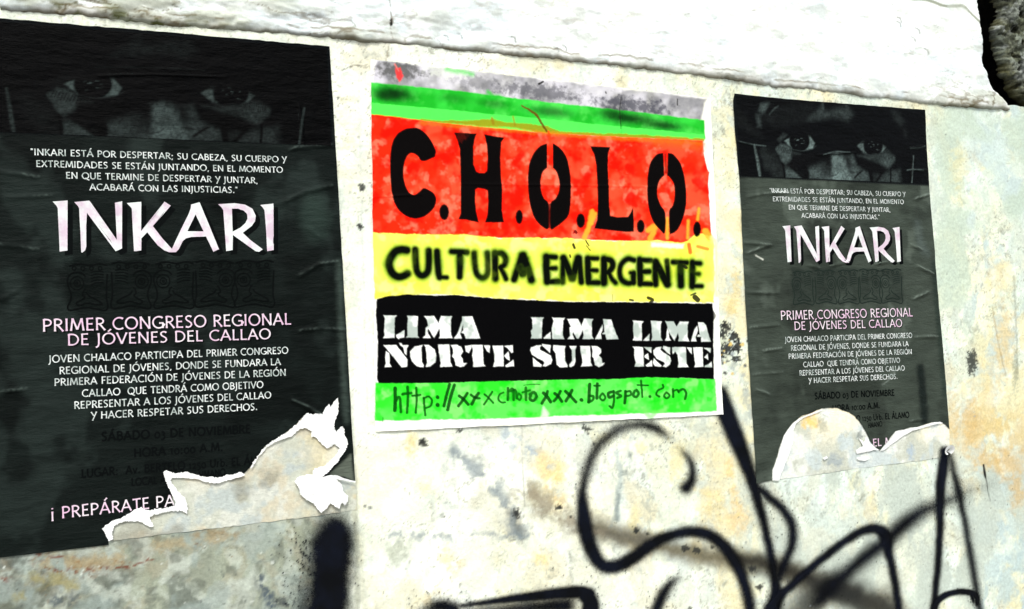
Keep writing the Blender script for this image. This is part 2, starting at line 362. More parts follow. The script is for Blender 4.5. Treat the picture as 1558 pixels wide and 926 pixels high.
    for x, y, rx, ry, c, a in [(626, 672, 12, 20, (238, 200, 90), .8), (845, 722, 16, 22, (240, 205, 110), .85), (824, 851, 13, 12, (242, 205, 110), .8), (680, 848, 12, 20, (226, 196, 120), .7),
            (650, 740, 12, 14, (246, 226, 160), .6), (1030, 700, 14, 34, (240, 214, 140), .7), (965, 790, 9, 26, (240, 214, 140), .6), (1080, 765, 20, 40, (242, 206, 120), .75), (1125, 790, 18, 26, (238, 190, 110), .7), (1060, 830, 14, 20, (240, 200, 120), .5),
            (1085, 690, 16, 20, (240, 214, 150), .6), (975, 682, 10, 12, (244, 210, 120), .6), (1135, 200, 14, 26, (226, 196, 130), .5), (1110, 240, 10, 40, (222, 206, 150), .5), (1120, 440, 8, 30, (236, 196, 90), .7), (1112, 470, 9, 16, (232, 190, 80), .7),
            (1460, 260, 14, 40, (226, 206, 140), .6), (1500, 300, 30, 50, (216, 226, 210), .6), (1520, 420, 20, 30, (232, 196, 110), .6), (1528, 520, 16, 60, (226, 180, 84), .75), (1500, 610, 22, 60, (230, 184, 80), .6), (1478, 650, 16, 46, (214, 158, 50), .8), (1530, 705, 30, 22, (206, 150, 48), .8), (1450, 640, 12, 40, (222, 170, 70), .7),
            (1500, 700, 20, 14, (212, 158, 56), .8), (1548, 750, 12, 30, (200, 146, 52), .8),
            (1478, 548, 7, 16, (120, 126, 120), .7), (1484, 500, 9, 6, (120, 116, 96), .6), (1545, 560, 5, 40, (96, 104, 96), .7), (1520, 230, 20, 30, (206, 222, 226), .6),
            (520, 300, 8, 26, (200, 208, 204), .6), (530, 150, 16, 7, (226, 206, 160), .6), (528, 118, 14, 10, (206, 222, 216), .6), (530, 220, 12, 12, (236, 224, 190), .6),
            (606, 837, 20, 24, (150, 156, 142), .8), (560, 815, 18, 14, (206, 210, 204), .7), (540, 460, 10, 16, (196, 206, 196), .6),
            (820, 760, 36, 22, (186, 172, 142), .75), (855, 785, 30, 18, (160, 150, 130), .7), (812, 745, 10, 14, (160, 130, 70), .7), (870, 740, 12, 12, (200, 206, 214), .6),
            (1100, 520, 10, 30, (190, 190, 160), .6)]:
        B(x, y, rx, ry, (L(*c) * .75 + L(226, 222, 190) * .25) * np.array([.95, 1.0, .98]), a * .95, hard=.9)
    S = cv.stroke; gb = L(120, 134, 144)
    S([(694, 686), (725, 715), (756, 744), (775, 780), (792, 812)], 24, gb, 13, .8, wob=11, wf=.06, seed=3, brk=.06)
    S([(770, 650), (800, 680), (828, 706)], 22, L(160, 176, 190), 10, .8, wob=9, wf=.06, seed=4, brk=.07)
    S([(775, 775), (786, 795), (793, 816)], 10, L(70, 78, 76), 8, .6, wob=6, wf=.1, seed=5)
    S([(597, 814), (650, 815), (700, 817), (760, 814), (800, 816)], 11, gb, 6, .75, wob=6, wf=.12, seed=6, brk=.09)
    S([(793, 640), (795, 700), (798, 770)], 1.5, L(140, 140, 134), 1, .6)
    S([(939, 690), (944, 725), (938, 790)], 7, L(176, 190, 188), 5, .8, wob=4, wf=.15, seed=7)
    S([(899, 803), (935, 812), (971, 822), (1040, 838), (1100, 850), (1126, 853), (1196, 868), (1263, 896), (1320, 915), (1360, 930)], 30, L(104, 96, 72), 15, .95, wob=6, wf=.06, seed=8)
    S([(1120, 850), (1180, 862), (1250, 888), (1300, 905)], 24, L(40, 38, 30), 13, .95, wob=6, wf=.06, seed=9)
    S([(880, 800), (930, 812), (1000, 825)], 16, L(96, 92, 82), 9, .7, wob=7, wf=.1, seed=10)
    S([(1215, 935), (1250, 895), (1290, 905), (1345, 925)], 50, L(34, 36, 34), 20, .9, wob=8, wf=.05, seed=12)
    S([(822, 700), (838, 730), (850, 760)], 26, L(236, 206, 130), 12, .7, wob=10, wf=.07, seed=21, brk=.06)
    S([(800, 745), (830, 768), (870, 790), (905, 800)], 34, L(146, 134, 112), 14, .8, wob=12, wf=.06, seed=22, brk=.07)
    S([(600, 690), (560, 720), (570, 780)], 30, L(226, 226, 206), 14, .6, wob=12, seed=23, wf=.05, brk=.04)
    S([(560, 640), (700, 660), (900, 640)], 10, L(196, 198, 184), 8, .6, wob=9, seed=24, wf=.06, brk=.05)
    S([(960, 690), (945, 740), (935, 800)], 9, L(120, 132, 130), 5, .75, wob=5, seed=25, wf=.12, brk=.12)
    S([(1045, 640), (1075, 655), (1100, 665)], 16, L(190, 194, 176), 8, .7, wob=8, seed=26, brk=.08)
    S([(700, 850), (672, 890), (650, 915)], 14, L(214, 190, 130), 8, .6, wob=7, seed=27, brk=.08)
    S([(1120, 560), (1135, 590), (1140, 640)], 12, L(150, 160, 160), 7, .7, wob=6, seed=28, brk=.09)
    S([(1110, 700), (1118, 760), (1130, 800)], 10, L(236, 200, 120), 7, .7, wob=6, seed=29, brk=.08)
    for q_ in (([(45, 838), (70, 846), (95, 848)], 4), ([(70, 862), (90, 868), (110, 862)], 4), ([(110, 850), (140, 866), (200, 860)], 4), ([(115, 872), (135, 868), (160, 874)], 3.5), ([(175, 852), (200, 858), (235, 852)], 4), ([(0, 880), (25, 884)], 4)):
        S(q_[0], q_[1], L(112, 50, 26), 1.6, .9, wob=5, wf=.12, seed=int(q_[0][0][0]), brk=.14)
    S([(30, 900), (60, 880), (110, 890)], 22, L(150, 140, 84), 9, .75, wob=9, seed=31, brk=.05); S([(60, 850), (100, 858), (180, 850)], 20, L(164, 140, 92), 8, .65, wob=9, seed=32, brk=.06)
    S([(0, 850), (30, 870), (60, 880)], 40, L(72, 76, 66), 16, .7, wob=12, seed=33, brk=.05); S([(80, 915), (110, 912)], 16, L(60, 74, 84), 7, .8, wob=8, seed=34, brk=.1)
    S([(395, 880), (405, 900), (415, 925)], 14, L(58, 74, 92), 7, .85, wob=8, seed=35, brk=.1); S([(425, 915), (445, 918)], 12, L(40, 48, 60), 6, .9, wob=7, seed=36, brk=.12)
    S([(290, 815), (340, 808), (360, 812)], 8, L(140, 112, 66), 6, .7, wob=5, seed=37, brk=.09); S([(240, 830), (300, 822), (350, 820)], 16, L(168, 146, 104), 8, .6, wob=8, seed=38, brk=.06)
    # darker streaks beside the left poster, running down along its edge
    S([(510, 250), (516, 400), (524, 560), (534, 700), (540, 790), (545, 930)], 5, L(170, 172, 150), 4, .7, wob=3, wf=.09, seed=13)
    S([(530, 600), (538, 720), (548, 850), (556, 930)], 9, L(188, 188, 164), 7, .6, wob=3, wf=.08, seed=14)
    S([(546, 100), (548, 250), (553, 420), (560, 640)], 2, L(196, 200, 190), 2, .6, wob=2, wf=.05, seed=15)
    S([(1543, 420), (1546, 500), (1548, 570)], 2, L(130, 130, 112), 2, .6, wob=1)
    S([(1510, 470), (1518, 520), (1530, 570)], 1.5, L(150, 120, 60), 1.2, .6, wob=1)
    S([(1497, 707, 3), (1499, 722, 4), (1501, 730, 1.5), (1504, 748, 1), (1507, 762, .7)], 3, L(20, 20, 16), .8, 1)
    S([(520, 106), (530, 102), (542, 99), (556, 101)], 1.6, L(110, 104, 88), 1, .8, wob=1)
    S([(591, 40), (593, 54), (592, 66), (590, 78), (588, 92)], 1.3, L(150, 136, 110), .9, .7, wob=1.5)
    # chips and flecks
    rnd = random.Random(5)
    def chip(x, y, r, c, a=1):
        n = rnd.randint(5, 8); t0 = rnd.random() * 6
        cv.poly([(x + r * rnd.uniform(.45, 1.2) * math.cos(t0 + k * 6.283 / n), y + r * rnd.uniform(.4, 1) * math.sin(t0 + k * 6.283 / n)) for k in range(n)], c, .8, a)
    for x, y, r in [(643, 673, 6), (514, 148, 3), (548, 282, 4), (551, 288, 3), (547, 344, 4), (888, 645, 3), (895, 660, 3), (903, 675, 3.5), (851, 771, 4), (868, 786, 3), (785, 780, 4.5), (968, 808, 4), (985, 812, 3), (1041, 836, 4), (1083, 832, 4.5), (1143, 865, 5), (1006, 910, 3), (1050, 925, 4), (1155, 893, 3), (676, 786, 2), (1101, 494, 4), (555, 770, 3), (563, 772, 4)]:
        chip(x, y, r, L(*rnd.choice([(40, 42, 36), (70, 76, 80), (28, 28, 24)])), .85)
    for x, y, rx, ry in [(1104, 497, 9, 8), (1098, 508, 7, 6), (1116, 512, 8, 7), (1108, 530, 10, 9), (1122, 528, 8, 8), (1098, 540, 6, 7), (1120, 545, 7, 6)]:
        B(x, y, rx, ry, L(26, 28, 28), .95, wf=.35, hard=.25)
    for x, y, rx, ry in [(1060, 838, 6, 5), (968, 806, 6, 5), (1042, 834, 6, 5), (1145, 866, 7, 6), (850, 772, 6, 5), (786, 781, 6, 7), (700, 655, 5, 3), (893, 652, 8, 4), (644, 673, 7, 7), (551, 286, 4, 6), (548, 345, 5, 5), (1478, 550, 8, 18), (1155, 893, 6, 4)]:
        B(x, y, rx, ry, L(40, 42, 40), .9, wf=.4, hard=.3)
    for k in range(40):
        chip(rnd.gauss(1112, 15), rnd.gauss(522, 17), rnd.uniform(1, 4.6), L(*rnd.choice([(24, 26, 22), (60, 64, 70), (30, 30, 30), (225, 190, 90)])), .9)
    for k in range(16): chip(rnd.gauss(1122, 10), rnd.gauss(560, 14), rnd.uniform(1, 5), L(150, 160, 164), .6)
    for k in range(420):
        x = rnd.uniform(500, 1570); y = rnd.uniform(60, 930)
        chip(x, y, rnd.uniform(.5, 1.9), L(*rnd.choice([(90, 94, 84), (120, 120, 100), (60, 60, 52), (150, 160, 168)])), rnd.uniform(.3, .8))
    for k in range(200):
        chip(rnd.uniform(-20, 500), rnd.uniform(720, 930), rnd.uniform(.7, 3), L(*rnd.choice([(70, 74, 66), (226, 230, 224), (110, 80, 50), (60, 66, 70)])), rnd.uniform(.3, .8))
    lum_ = cv.C.mean(1, keepdims=True); cv.C = (lum_ + (cv.C - lum_) * .88) * np.array([.975, 1.0, .955])
    return cv.C
def panel():
    us = nonuni(-.53, 1.72, .0026, -5.0, 6.0); us = us[((us > -.54) & (us < 1.73)) | (us < -1.3) | (us > 2.8)]
    us = np.sort(np.concatenate([us, np.arange(-1.3, -.534, .006), np.arange(1.728, 2.8, .006)])); vv = np.concatenate([np.linspace(-2.0, -1.5, 8, endpoint=False), np.linspace(-1.5, -1.25, 42, endpoint=False), np.arange(-1.25, .30, .0026)])
    U, V = np.meshgrid(us, vv)
    e = edge_v(U) + 0.012
    t = (V + 2.0) / (0.30 + 2.0)
    Vm = np.where(V > e, e, V)                # everything above the ledge is dropped below
    keep = V <= e + .003
    px, py = Q(U, Vm)
    far = (U < -2.5) | (V < -1.9)
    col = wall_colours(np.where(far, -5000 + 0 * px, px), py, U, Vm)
    H = relief(U, Vm)
    H = H + 0.0016 * (fbm(U, Vm, 60, 3, 17) - .5)
    H = H - 0.002 * np.exp(-((px - (543 + (py - 700) * .03)) / 3.0) ** 2) * (py > 560)
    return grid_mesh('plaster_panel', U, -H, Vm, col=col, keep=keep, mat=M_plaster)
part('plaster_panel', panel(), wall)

# thick upper coat of white plaster
CR_L = [(1484, -60), (1483, -10), (1485.7, 13), (1487.8, 32), (1492, 65), (1493, 97), (1501, 116.6), (1510.5, 138), (1529, 155.4), (1538.6, 168)]
CR_R = [(1512, -60), (1512.6, 0), (1516, 19), (1503, 43), (1512.6, 65), (1516, 86), (1520, 108), (1529, 127), (1539.6, 147), (1558, 166)]
CR_R = [(x + 5, y) for x, y in CR_R]
clu, clv = P([p[0] for p in CR_L], [p[1] for p in CR_L]); cru, crv = P([p[0] for p in CR_R], [p[1] for p in CR_R])
def crack_u(v, cu, cvv, s):
    o = np.argsort(cvv); return np.interp(v, cvv[o], cu[o]) + (0.013 if s == 3 else 0.030) * (fbm(v, v * 0 + 1.7, 55, 5, s, .7) - .5)
def band():
    ts = np.concatenate([np.arange(0, .42, .0022), np.linspace(.42, 1.25, 30)[1:]])
    s = np.concatenate([nonuni(0, 1, .0013, -1.6, 1.0, 14), np.arange(-.4, 0, .003)]); s = s[s <= 1.0 + 1e-9]
    s = np.unique(np.round(s, 6))
    S, T = np.meshgrid(s, ts)
    uR = crack_u(edge_v(np.full_like(T, 1.5)) + T, clu, clv, 3)
    U = -.53 + S * (uR + .53); V = edge_v(U) + T
    px, py = Q(U, V)
    rel = 0.009 * (1 - np.exp(-T / 0.0025)) + 0.007 * (1 - np.exp(-T / .10))
    strata = fbm(U * .35, V, 34, 5, 7)
    lumps = fbm(U, V, 11, 5, 8)
    near = np.exp(-T / .05); leftish = sst(.75, -.2, U)
    rel = rel + (0.007 * (lumps - .5)) + (strata - .5) * (0.003 + 0.005 * near + .009 * leftish)
    rel = rel * (1 - np.exp(-np.maximum(uR - U, 0) / .004)) - .003
    rr = U[:1] * 0
    col = np.empty((U.size, 3)); col[:] = L(244, 250, 246); f = lambda m, c, a: np.copyto(col, col * (1 - (m.ravel() * a)[:, None]) + np.asarray(c)[None] * (m.ravel() * a)[:, None])
    f(sst(.5, .64, fbm(U, V, 14, 4, 30)), L(226, 238, 240), .7)
    gr = np.clip(sst(.55, -.5, U) * 1.0 + np.exp(-T / .03) * .34 + sst(1.25, 1.6, U) * np.exp(-T / .13) * .9, 0, 1)
    f(gr * sst(.44, .60, strata), L(176, 180, 160), .75)
    f(gr * sst(.50, .64, fbm(U, V * 1.5, 26, 5, 31)), L(200, 206, 190), .6)
    vein = sst(.030, .0, np.abs(fbm(U * .33, V, 20, 5, 32) - .5 - .06 * (T - .05)))
    f(vein * gr, L(96, 84, 56), .9)
    v2 = sst(.022, .0, np.abs(fbm(U * .22, V, 30, 5, 50) - .5)) * sst(.42, .6, fbm(U, V, 7, 3, 51)); f(v2 * np.clip(gr * 1.2 + .15, 0, 1), L(110, 104, 80), .8)
    w3 = 0.010 + .012 * fbm(U, U * 0, 9, 4, 52); f(np.exp(-((T - w3) / .0016) ** 2) * sst(.42, .52, fbm(U, U * 0 + 3, 14, 4, 53)), L(120, 108, 80), .85)
    f(vein * sst(.52, .60, fbm(U, V, 8, 3, 36)) * (1 - gr), L(190, 176, 150), .35)
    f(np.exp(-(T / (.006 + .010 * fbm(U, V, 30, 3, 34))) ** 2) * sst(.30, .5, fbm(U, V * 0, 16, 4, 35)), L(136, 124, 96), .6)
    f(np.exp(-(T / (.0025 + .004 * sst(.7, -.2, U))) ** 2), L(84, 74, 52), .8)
    moss = sst(.0, -.30, U) * np.exp(-((T - .0) / .02) ** 2) * sst(.45, .6, fbm(U, V, 34, 4, 37))
    f(moss, L(84, 92, 40), .8)
    # second hairline high on the right
    rim = np.abs(py - (3 + 8 * sst(1400, 1440, px) + 26 * sst(1455, 1490, px) + 5 * (fbm(px, py, .03, 3, 2) - .5))) 
    f(sst(4, 1, rim) * sst(1360, 1400, px), L(110, 116, 84), .8)
    f(np.exp(-np.maximum(uR - U, 0) / .003), L(90, 88, 70), .5)
    sp = sst(.60, .68, fbm(U * .4, V, 44, 5, 39)); f(sp, L(190, 196, 184), .5)
    cv = Canvas(px, py, 1.0); cv.C = col
    rnd = random.Random(8)
    cv.stroke([(590, -2), (593, 18), (594, 34, 5), (593, 42, 1.5), (594, 52), (597, 66)], 1.2, L(120, 110, 90), .8, .8, wob=1.2)
    cv.stroke([(593, 32, 3), (594, 39, 4)], 3, L(20, 18, 14), .8, 1)
    for k in range(60):
        x = rnd.uniform(850, 1490); y = rnd.uniform(0, 140)
        l = rnd.uniform(2, 16); cv.stroke([(x, y), (x + l * .5, y + rnd.uniform(-2, 2)), (x + l, y + rnd.uniform(-3, 3))], rnd.uniform(.5, 1.3), L(120, 124, 112), .8, rnd.uniform(.3, .7))
    for x, y in [(1391, 47), (1385, 60), (1362, 37), (1363, 31), (1405, 78), (780, 60), (680, 57), (700, 54), (845, 75), (858, 73)]:
        cv.stroke([(x - 5, y - 2), (x, y), (x + 2, y + 6)], 1.6, L(80, 84, 76), 1, .75, wob=1)
    return grid_mesh('plaster_band', U, -rel, V, col=cv.C, mat=M_band)
part('plaster_band', band(), wall, label='thick uneven white plaster coat along the top of the wall')
def stone():
    vs_ = np.concatenate([np.arange(0, .40, .0025), np.linspace(.40, 1.2, 25)[1:]]); ss = np.concatenate([np.arange(0, .14, .0018), np.arange(.14, 1.0, .005), np.linspace(1.0, 4.3, 30)[1:]])
    S, T = np.meshgrid(ss, vs_)
    v0 = edge_v(np.full_like(T, 1.75)) + .002; V = v0 + T; uJ = crack_u(V, cru, crv, 6); o_ = np.argsort(crv); uS = np.interp(V, crv[o_], cru[o_]); U = uS + (uJ - uS) * np.exp(-S / .018) + S
    pit = fbm(U, V, 60, 4, 41); lum = fbm(U, V, 14, 5, 42)
    rel = .022 * (1 - np.exp(-S / .012)) * (1 - .7 * np.exp(-T / .012)) + .022 * (lum - .5) + .010 * (pit - .5) - .012 * sst(.60, .75, pit)
    rel = rel - .012 * np.exp(-S / .01) + .014 * (fbm(U, V, 90, 3, 48) - .5)
    col = np.empty((U.size, 3)); col[:] = L(134, 142, 128)
    f = lambda m, c, a: np.copyto(col, col * (1 - (m.ravel() * a)[:, None]) + np.asarray(c)[None] * (m.ravel() * a)[:, None])
    f(sst(.45, .6, lum), L(146, 152, 142), .8); f(sst(.5, .65, fbm(U, V, 30, 4, 43)), L(96, 100, 74), .7)
    f(sst(.58, .68, pit), L(34, 34, 28), .9); f(sst(.60, .72, fbm(U, V, 80, 3, 44)), L(176, 182, 176), .8)
    f(np.exp(-S / .022) * sst(.4, .6, fbm(U, V, 50, 4, 49)), L(96, 92, 40), .85); f(sst(.52, .62, fbm(U, V, 45, 4, 54)), L(40, 42, 34), .6); f(np.exp(-S / .004), L(30, 28, 16), .8)
    return grid_mesh('stone_block', U, -rel, V, col=col, mat=M_stone)
part('stone_block', stone(), wall, label='exposed grey porous stone beside the dark crack')
part('wall_core', box_mesh('wall_core', -5.1, 6.1, .12, .30, -2.0, 1.3, M_core), wall)

# graffiti: soft spray coverage on patches that follow the plaster
CRISP = {}
def spray(name, label, strokes, layer=0, step=.0022, wob=1.2):
    """strokes: (points (x, y, width, strength), softness)"""
    allp = np.array([(p[0], p[1]) for st, so in strokes for p in st]); pad = 45
    cu, cvv = P([allp[:, 0].min() - pad, allp[:, 0].max() + pad, allp[:, 0].min() - pad, allp[:, 0].max() + pad],
                [allp[:, 1].min() - pad, allp[:, 1].min() - pad, allp[:, 1].max() + pad, allp[:, 1].max() + pad])
    U, V = np.meshgrid(np.arange(cu.min(), cu.max(), step), np.arange(cvv.min(), cvv.max(), step))
    px, py = Q(U, V); cv = Canvas(px, py, 0.0); idx = np.arange(px.size); cov = np.zeros(px.size)
    for st, so in strokes:
        _, mm = cv.strokemask([(p[0], p[1], p[2] * .86, (p[3] if len(p) > 3 else 1)) for p in st], 10, so * 2.3, wob=wob, wf=.06, seed=len(name), idx=idx)
        _, mist = cv.strokemask([(p[0], p[1], p[2] * 1.15, (p[3] if len(p) > 3 else 1)) for p in st], 10, so * 3.4 + 4, idx=idx)
        cov = np.maximum(cov, np.clip(mm * .86 + mist * .26, 0, 1))
    cg = cov.reshape(U.shape); rd = np.random.RandomState(len(label) + layer)
    for st, so in strokes:
        q = np.array(catmull([(p[0], p[1], p[2]) for p in st], 6)); k = rd.randint(0, len(q), 26 + int(so * 6)); off = rd.normal(0, 1, (len(k), 2)) * (q[k, 2] * .55 + so * 1.3)[:, None]
        du, dv = P(q[k, 0] + off[:, 0], q[k, 1] + off[:, 1]); jj = ((du - U[0, 0]) / step).astype(int); ii = ((dv - V[0, 0]) / step).astype(int)
        for a_, i_, j_ in zip(rd.uniform(.2, .8, len(k)), ii, jj):
            if 1 < i_ < U.shape[0] - 2 and 1 < j_ < U.shape[1] - 2: cg[i_, j_] = max(cg[i_, j_], a_)
    me = grid_mesh(name, U, -(relief(U, V) + .0014 + .00012 * layer), V, cover=cov, keep=(cov > .012).reshape(U.shape), mat=M_spray)
    return part(name, me, wall, label=label)
spray('graffiti_stroke', 'black curling spray line that loops below the green red and yellow poster',
      [([(1043, 742, 15, .8), (1052, 728, 10, .85), (1051, 704, 7, .8), (1040, 688, 6, .6), (1030, 676, 6, .15), (1018, 664, 10, .35), (1007, 657, 12, .62), (990, 648, 14, .70), (971, 645, 16, .58), (952, 648, 18, .52), (935, 656, 19, .55), (910, 678, 18, .58), (895, 708, 16, .6), (886, 744, 13, .75), (887, 780, 17, 1), (893, 815, 19, 1), (905, 846, 17, 1), (921, 861, 16, 1), (943, 859, 17, 1), (971, 842, 16, 1), (1004, 820, 13, 1), (1040, 809, 12, 1), (1072, 811, 15, .95), (1092, 822, 17, .9), (1110, 841, 17, .92), (1126, 871, 15, .92), (1136, 903, 14, .92), (1141, 940, 14, .92)], 5)], 0)
spray('graffiti_stroke', 'long black spray line falling from under the corner of the painted poster',
      [([(1094, 600, 24, 1), (1103, 626, 25, 1), (1115, 655, 24, 1), (1130, 692, 19, 1), (1146, 736, 14, 1), (1161, 790, 9, 1), (1173, 846, 8, 1), (1179, 885, 12, 1), (1179, 912, 18, 1), (1175, 940, 20, 1)], 5),
       ([(1147, 738, 10, .9), (1172, 757, 10, .9), (1193, 777, 10, .9), (1205, 800, 11, .85), (1205, 825, 11, .85), (1195, 853, 11, .8), (1182, 882, 12, .8), (1176, 905, 12, .8)], 5)], 1)
spray('graffiti_stroke', 'black spray arch rising between the torn grey poster and the bottom of the wall',
      [([(1170, 925, 16, 1), (1185, 906, 13, 1), (1207, 887, 9, 1), (1249, 850, 9, 1), (1284, 824, 9, 1), (1310, 808, 10, 1), (1332, 804, 13, 1), (1346, 815, 17, 1), (1352, 846, 10, .95), (1360, 882, 9, .95), (1368, 940, 9, .9)], 4)], 2)
spray('graffiti_stroke', 'blurred grey diagonal spray smear rising to the right edge',
      [([(1245, 915, 16, .75), (1258, 897, 18, .85), (1284, 874, 15, .85), (1320, 843, 15, .9), (1348, 822, 15, .9), (1376, 796, 14, .95), (1404, 777, 14, .8), (1443, 761, 13, .65), (1478, 745, 15, .35), (1513, 735, 16, .18)], 9)], 3)
spray('graffiti_stroke', 'straight black spray line dropping from the white paper curl',
      [([(1437, 686, 12, .9), (1435, 712, 14, 1), (1431, 745, 12, 1), (1429, 811, 8, 1), (1424, 880, 7, 1), (1419, 940, 7, 1)], 3.5)], 4)
spray('graffiti_stroke', 'thin blue black spray line slanting down right of the paper curl',
      [([(1445, 690, 9, .6), (1451, 715, 9, .7), (1458, 745, 8, .85), (1467, 794, 7, .8), (1477, 853, 8, .8), (1485, 899, 7, .8), (1492, 940, 7, .8)], 4.5)], 5)
spray('graffiti_stroke', 'short glossy black hook with drips at the bottom right corner',
      [([(1417, 932, 8, 1), (1424, 915, 8, 1), (1438, 904, 8, 1), (1460, 899, 8, 1), (1478, 902, 8, 1), (1485, 909, 7, 1), (1485, 919, 3.5, 1)], 1.6), ([(1476, 903, 4, 1), (1480, 915, 2.5, 1)], 1.2)], 6)
spray('graffiti_stroke', 'thick black spray bar with a squared end at the bottom centre',
      [([(640, 930, 16, .4), (668, 921, 18, .9), (690, 926, 16, .95)], 7), ([(690, 922, 4, .8), (735, 916, 7, .9), (790, 909, 11, 1), (840, 903, 16, 1), (880, 900, 18, 1), (896, 903, 18, 1)], 3), ([(890, 904, 22, 1), (898, 916, 24, 1), (896, 940, 28, 1)], 3.5), ([(700, 935, 20, .6), (780, 926, 22, .7), (860, 920, 26, .8)], 8)], 7)
spray('graffiti_stroke', 'small slanting blue grey spray dash at the bottom centre',
      [([(1030, 879, 6, .6), (1018, 889, 10, .8), (1008, 903, 13, .85), (998, 926, 13, .9), (992, 942, 13, .9)], 5)], 8)
spray('graffiti_stroke', 'broad solid black spray column below the torn corner of the left poster',
      [([(509, 812, 50, 1), (506, 830, 58, 1), (503, 860, 58, 1), (499, 900, 58, 1), (494, 945, 60, 1)], 11), ([(476, 822, 14, .5), (484, 845, 26, .8), (476, 872, 22, .6), (468, 905, 26, .6), (462, 935, 30, .6)], 14), ([(470, 838, 10, .5), (464, 846, 8, .4)], 8)], 9, wob=5)

# ================================================================== LETTERING
def arc(cx, cy, rx, ry, a0, a1, n=10):
    return [(cx + rx * math.cos(math.radians(a0 + (a1 - a0) * i / n)), cy + ry * math.sin(math.radians(a0 + (a1 - a0) * i / n))) for i in range(n + 1)]
W_ = .135
GL = {   # humanist capitals, cap height 1: (advance, strokes)
 'A': (.80, [[(.02, -.03), (.40, 1)], [(.38, 1), (.76, 0)], [(.16, .33), (.60, .33)]]),
 'B': (.66, [[(.12, 0), (.12, 1)], [(.12, .96)] + arc(.30, .75, .24, .21, 85, -90, 8) + [(.12, .54)], [(.12, .54)] + arc(.32, .29, .28, .25, 85, -90, 8) + [(.12, .04)]]),
 'C': (.78, [arc(.48, .5, .42, .47, 52, 308, 16)]),
 'D': (.82, [[(.12, 0), (.12, 1)], [(.12, .96)] + arc(.32, .5, .42, .46, 85, -85, 14) + [(.12, .04)]]),
 'E': (.58, [[(.12, 0), (.12, 1)], [(.12, .95), (.52, .97)], [(.12, .52), (.47, .52)], [(.12, .05), (.54, .04)]]),
 'F': (.56, [[(.12, 0), (.12, 1)], [(.12, .95), (.52, .97)], [(.12, .50), (.46, .50)]]),
 'G': (.84, [arc(.48, .5, .42, .47, 50, 345, 18), [(.76, .02), (.76, .46)], [(.50, .44), (.80, .44)]]),
 'H': (.80, [[(.12, 0), (.12, 1)], [(.68, 0), (.68, 1)], [(.12, .52), (.68, .52)]]),
 'I': (.28, [[(.13, 0), (.13, 1)]]),
 'J': (.34, [[(.18, 1), (.19, .5), (.18, .02), (.12, -.16), (-.02, -.26)]]),
 'K': (.68, [[(.12, 0), (.12, 1)], [(.14, .46), (.58, .98)], [(.24, .56), (.64, -.02)]]),
 'L': (.54, [[(.12, 0), (.12, 1)], [(.12, .05), (.52, .04)]]),
 'M': (.96, [[(.06, 0), (.18, 1)], [(.18, .98), (.48, .10)], [(.48, .10), (.78, .98)], [(.78, 1), (.90, 0)]]),
 'N': (.84, [[(.12, 0), (.12, 1)], [(.10, 1), (.72, 0)], [(.72, 0), (.72, 1)]]),
 'O': (.92, [arc(.46, .5, .40, .475, 90, 450, 22)]),
 'P': (.64, [[(.12, 0), (.12, 1)], [(.12, .96)] + arc(.30, .71, .28, .25, 85, -90, 9) + [(.12, .46)]]),
 'Q': (.92, [arc(.46, .5, .40, .475, 90, 450, 22), [(.46, .18), (.74, -.10), (.94, -.16)]]),
 'R': (.68, [[(.12, 0), (.12, 1)], [(.12, .96)] + arc(.28, .73, .27, .23, 85, -90, 9) + [(.12, .50)], [(.30, .50), (.66, -.02)]]),
 'S': (.60, [[(.50, .88), (.40, .96), (.26, .97), (.13, .89), (.10, .75), (.18, .61), (.34, .50), (.47, .38), (.50, .22), (.41, .08), (.26, .02), (.08, .08)]]),
 'T': (.66, [[(.33, 0), (.33, .96)], [(.02, .94), (.64, .97)]]),
 'U': (.80, [[(.12, 1), (.12, .40), (.16, .16), (.28, .04), (.42, .02), (.58, .08), (.68, .24), (.69, .5), (.69, 1)]]),
 'V': (.76, [[(.03, 1), (.38, 0)], [(.37, 0), (.72, 1)]]),
 'X': (.70, [[(.04, 0), (.64, 1)], [(.06, 1), (.66, 0)]]),
 'Y': (.70, [[(.04, 1), (.35, .46)], [(.68, 1), (.20, -.22)]]),
 'Z': (.68, [[(.06, .95), (.62, .95)], [(.60, .95), (.06, .05)], [(.06, .05), (.64, .05)]]),
 '0': (.60, [arc(.30, .33, .24, .32, 90, 450, 16)]), '1': (.34, [[(.17, 0), (.17, .66)], [(.02, .56), (.17, .66)]]),
 '2': (.52, [[(.06, .52), (.16, .64), (.30, .66), (.41, .56), (.40, .42), (.26, .22), (.06, .04), (.48, .04)]]),
 '3': (.50, [[(.08, .62), (.26, .68), (.38, .58), (.36, .42), (.20, .32), (.36, .26), (.42, .08), (.34, -.10), (.18, -.20), (.04, -.18)]]),
 '5': (.50, [[(.42, .66), (.14, .66), (.10, .34), (.26, .36), (.40, .24), (.40, .02), (.28, -.14), (.06, -.20)]]),
 'r': (.40, [[(.10, 0), (.10, .66)], [(.10, .44), (.20, .60), (.34, .64)]]), 'b': (.60, [[(.10, 0), (.10, 1)], arc(.31, .32, .21, .30, 150, -150, 14)]),
 'v': (.54, [[(.03, .66), (.26, 0)], [(.25, 0), (.48, .66)]]),
 '.': (.30, [[(.14, -.02), (.15, .17)]]), ',': (.28, [[(.14, .08), (.13, -.02), (.06, -.16)]]), ';': (.30, [[(.14, .08), (.13, -.02), (.06, -.16)], [(.14, .48), (.15, .66)]]),
 ':': (.32, [[(.14, -.02), (.15, .17)], [(.14, .48), (.15, .66)]]), '"': (.34, [[(.10, 1.02), (.09, .78)], [(.24, 1.02), (.23, .78)]]),
 '!': (.32, [[(.15, .66), (.15, -.14)], [(.15, .86), (.15, .96)]]), ' ': (.34, []),
}
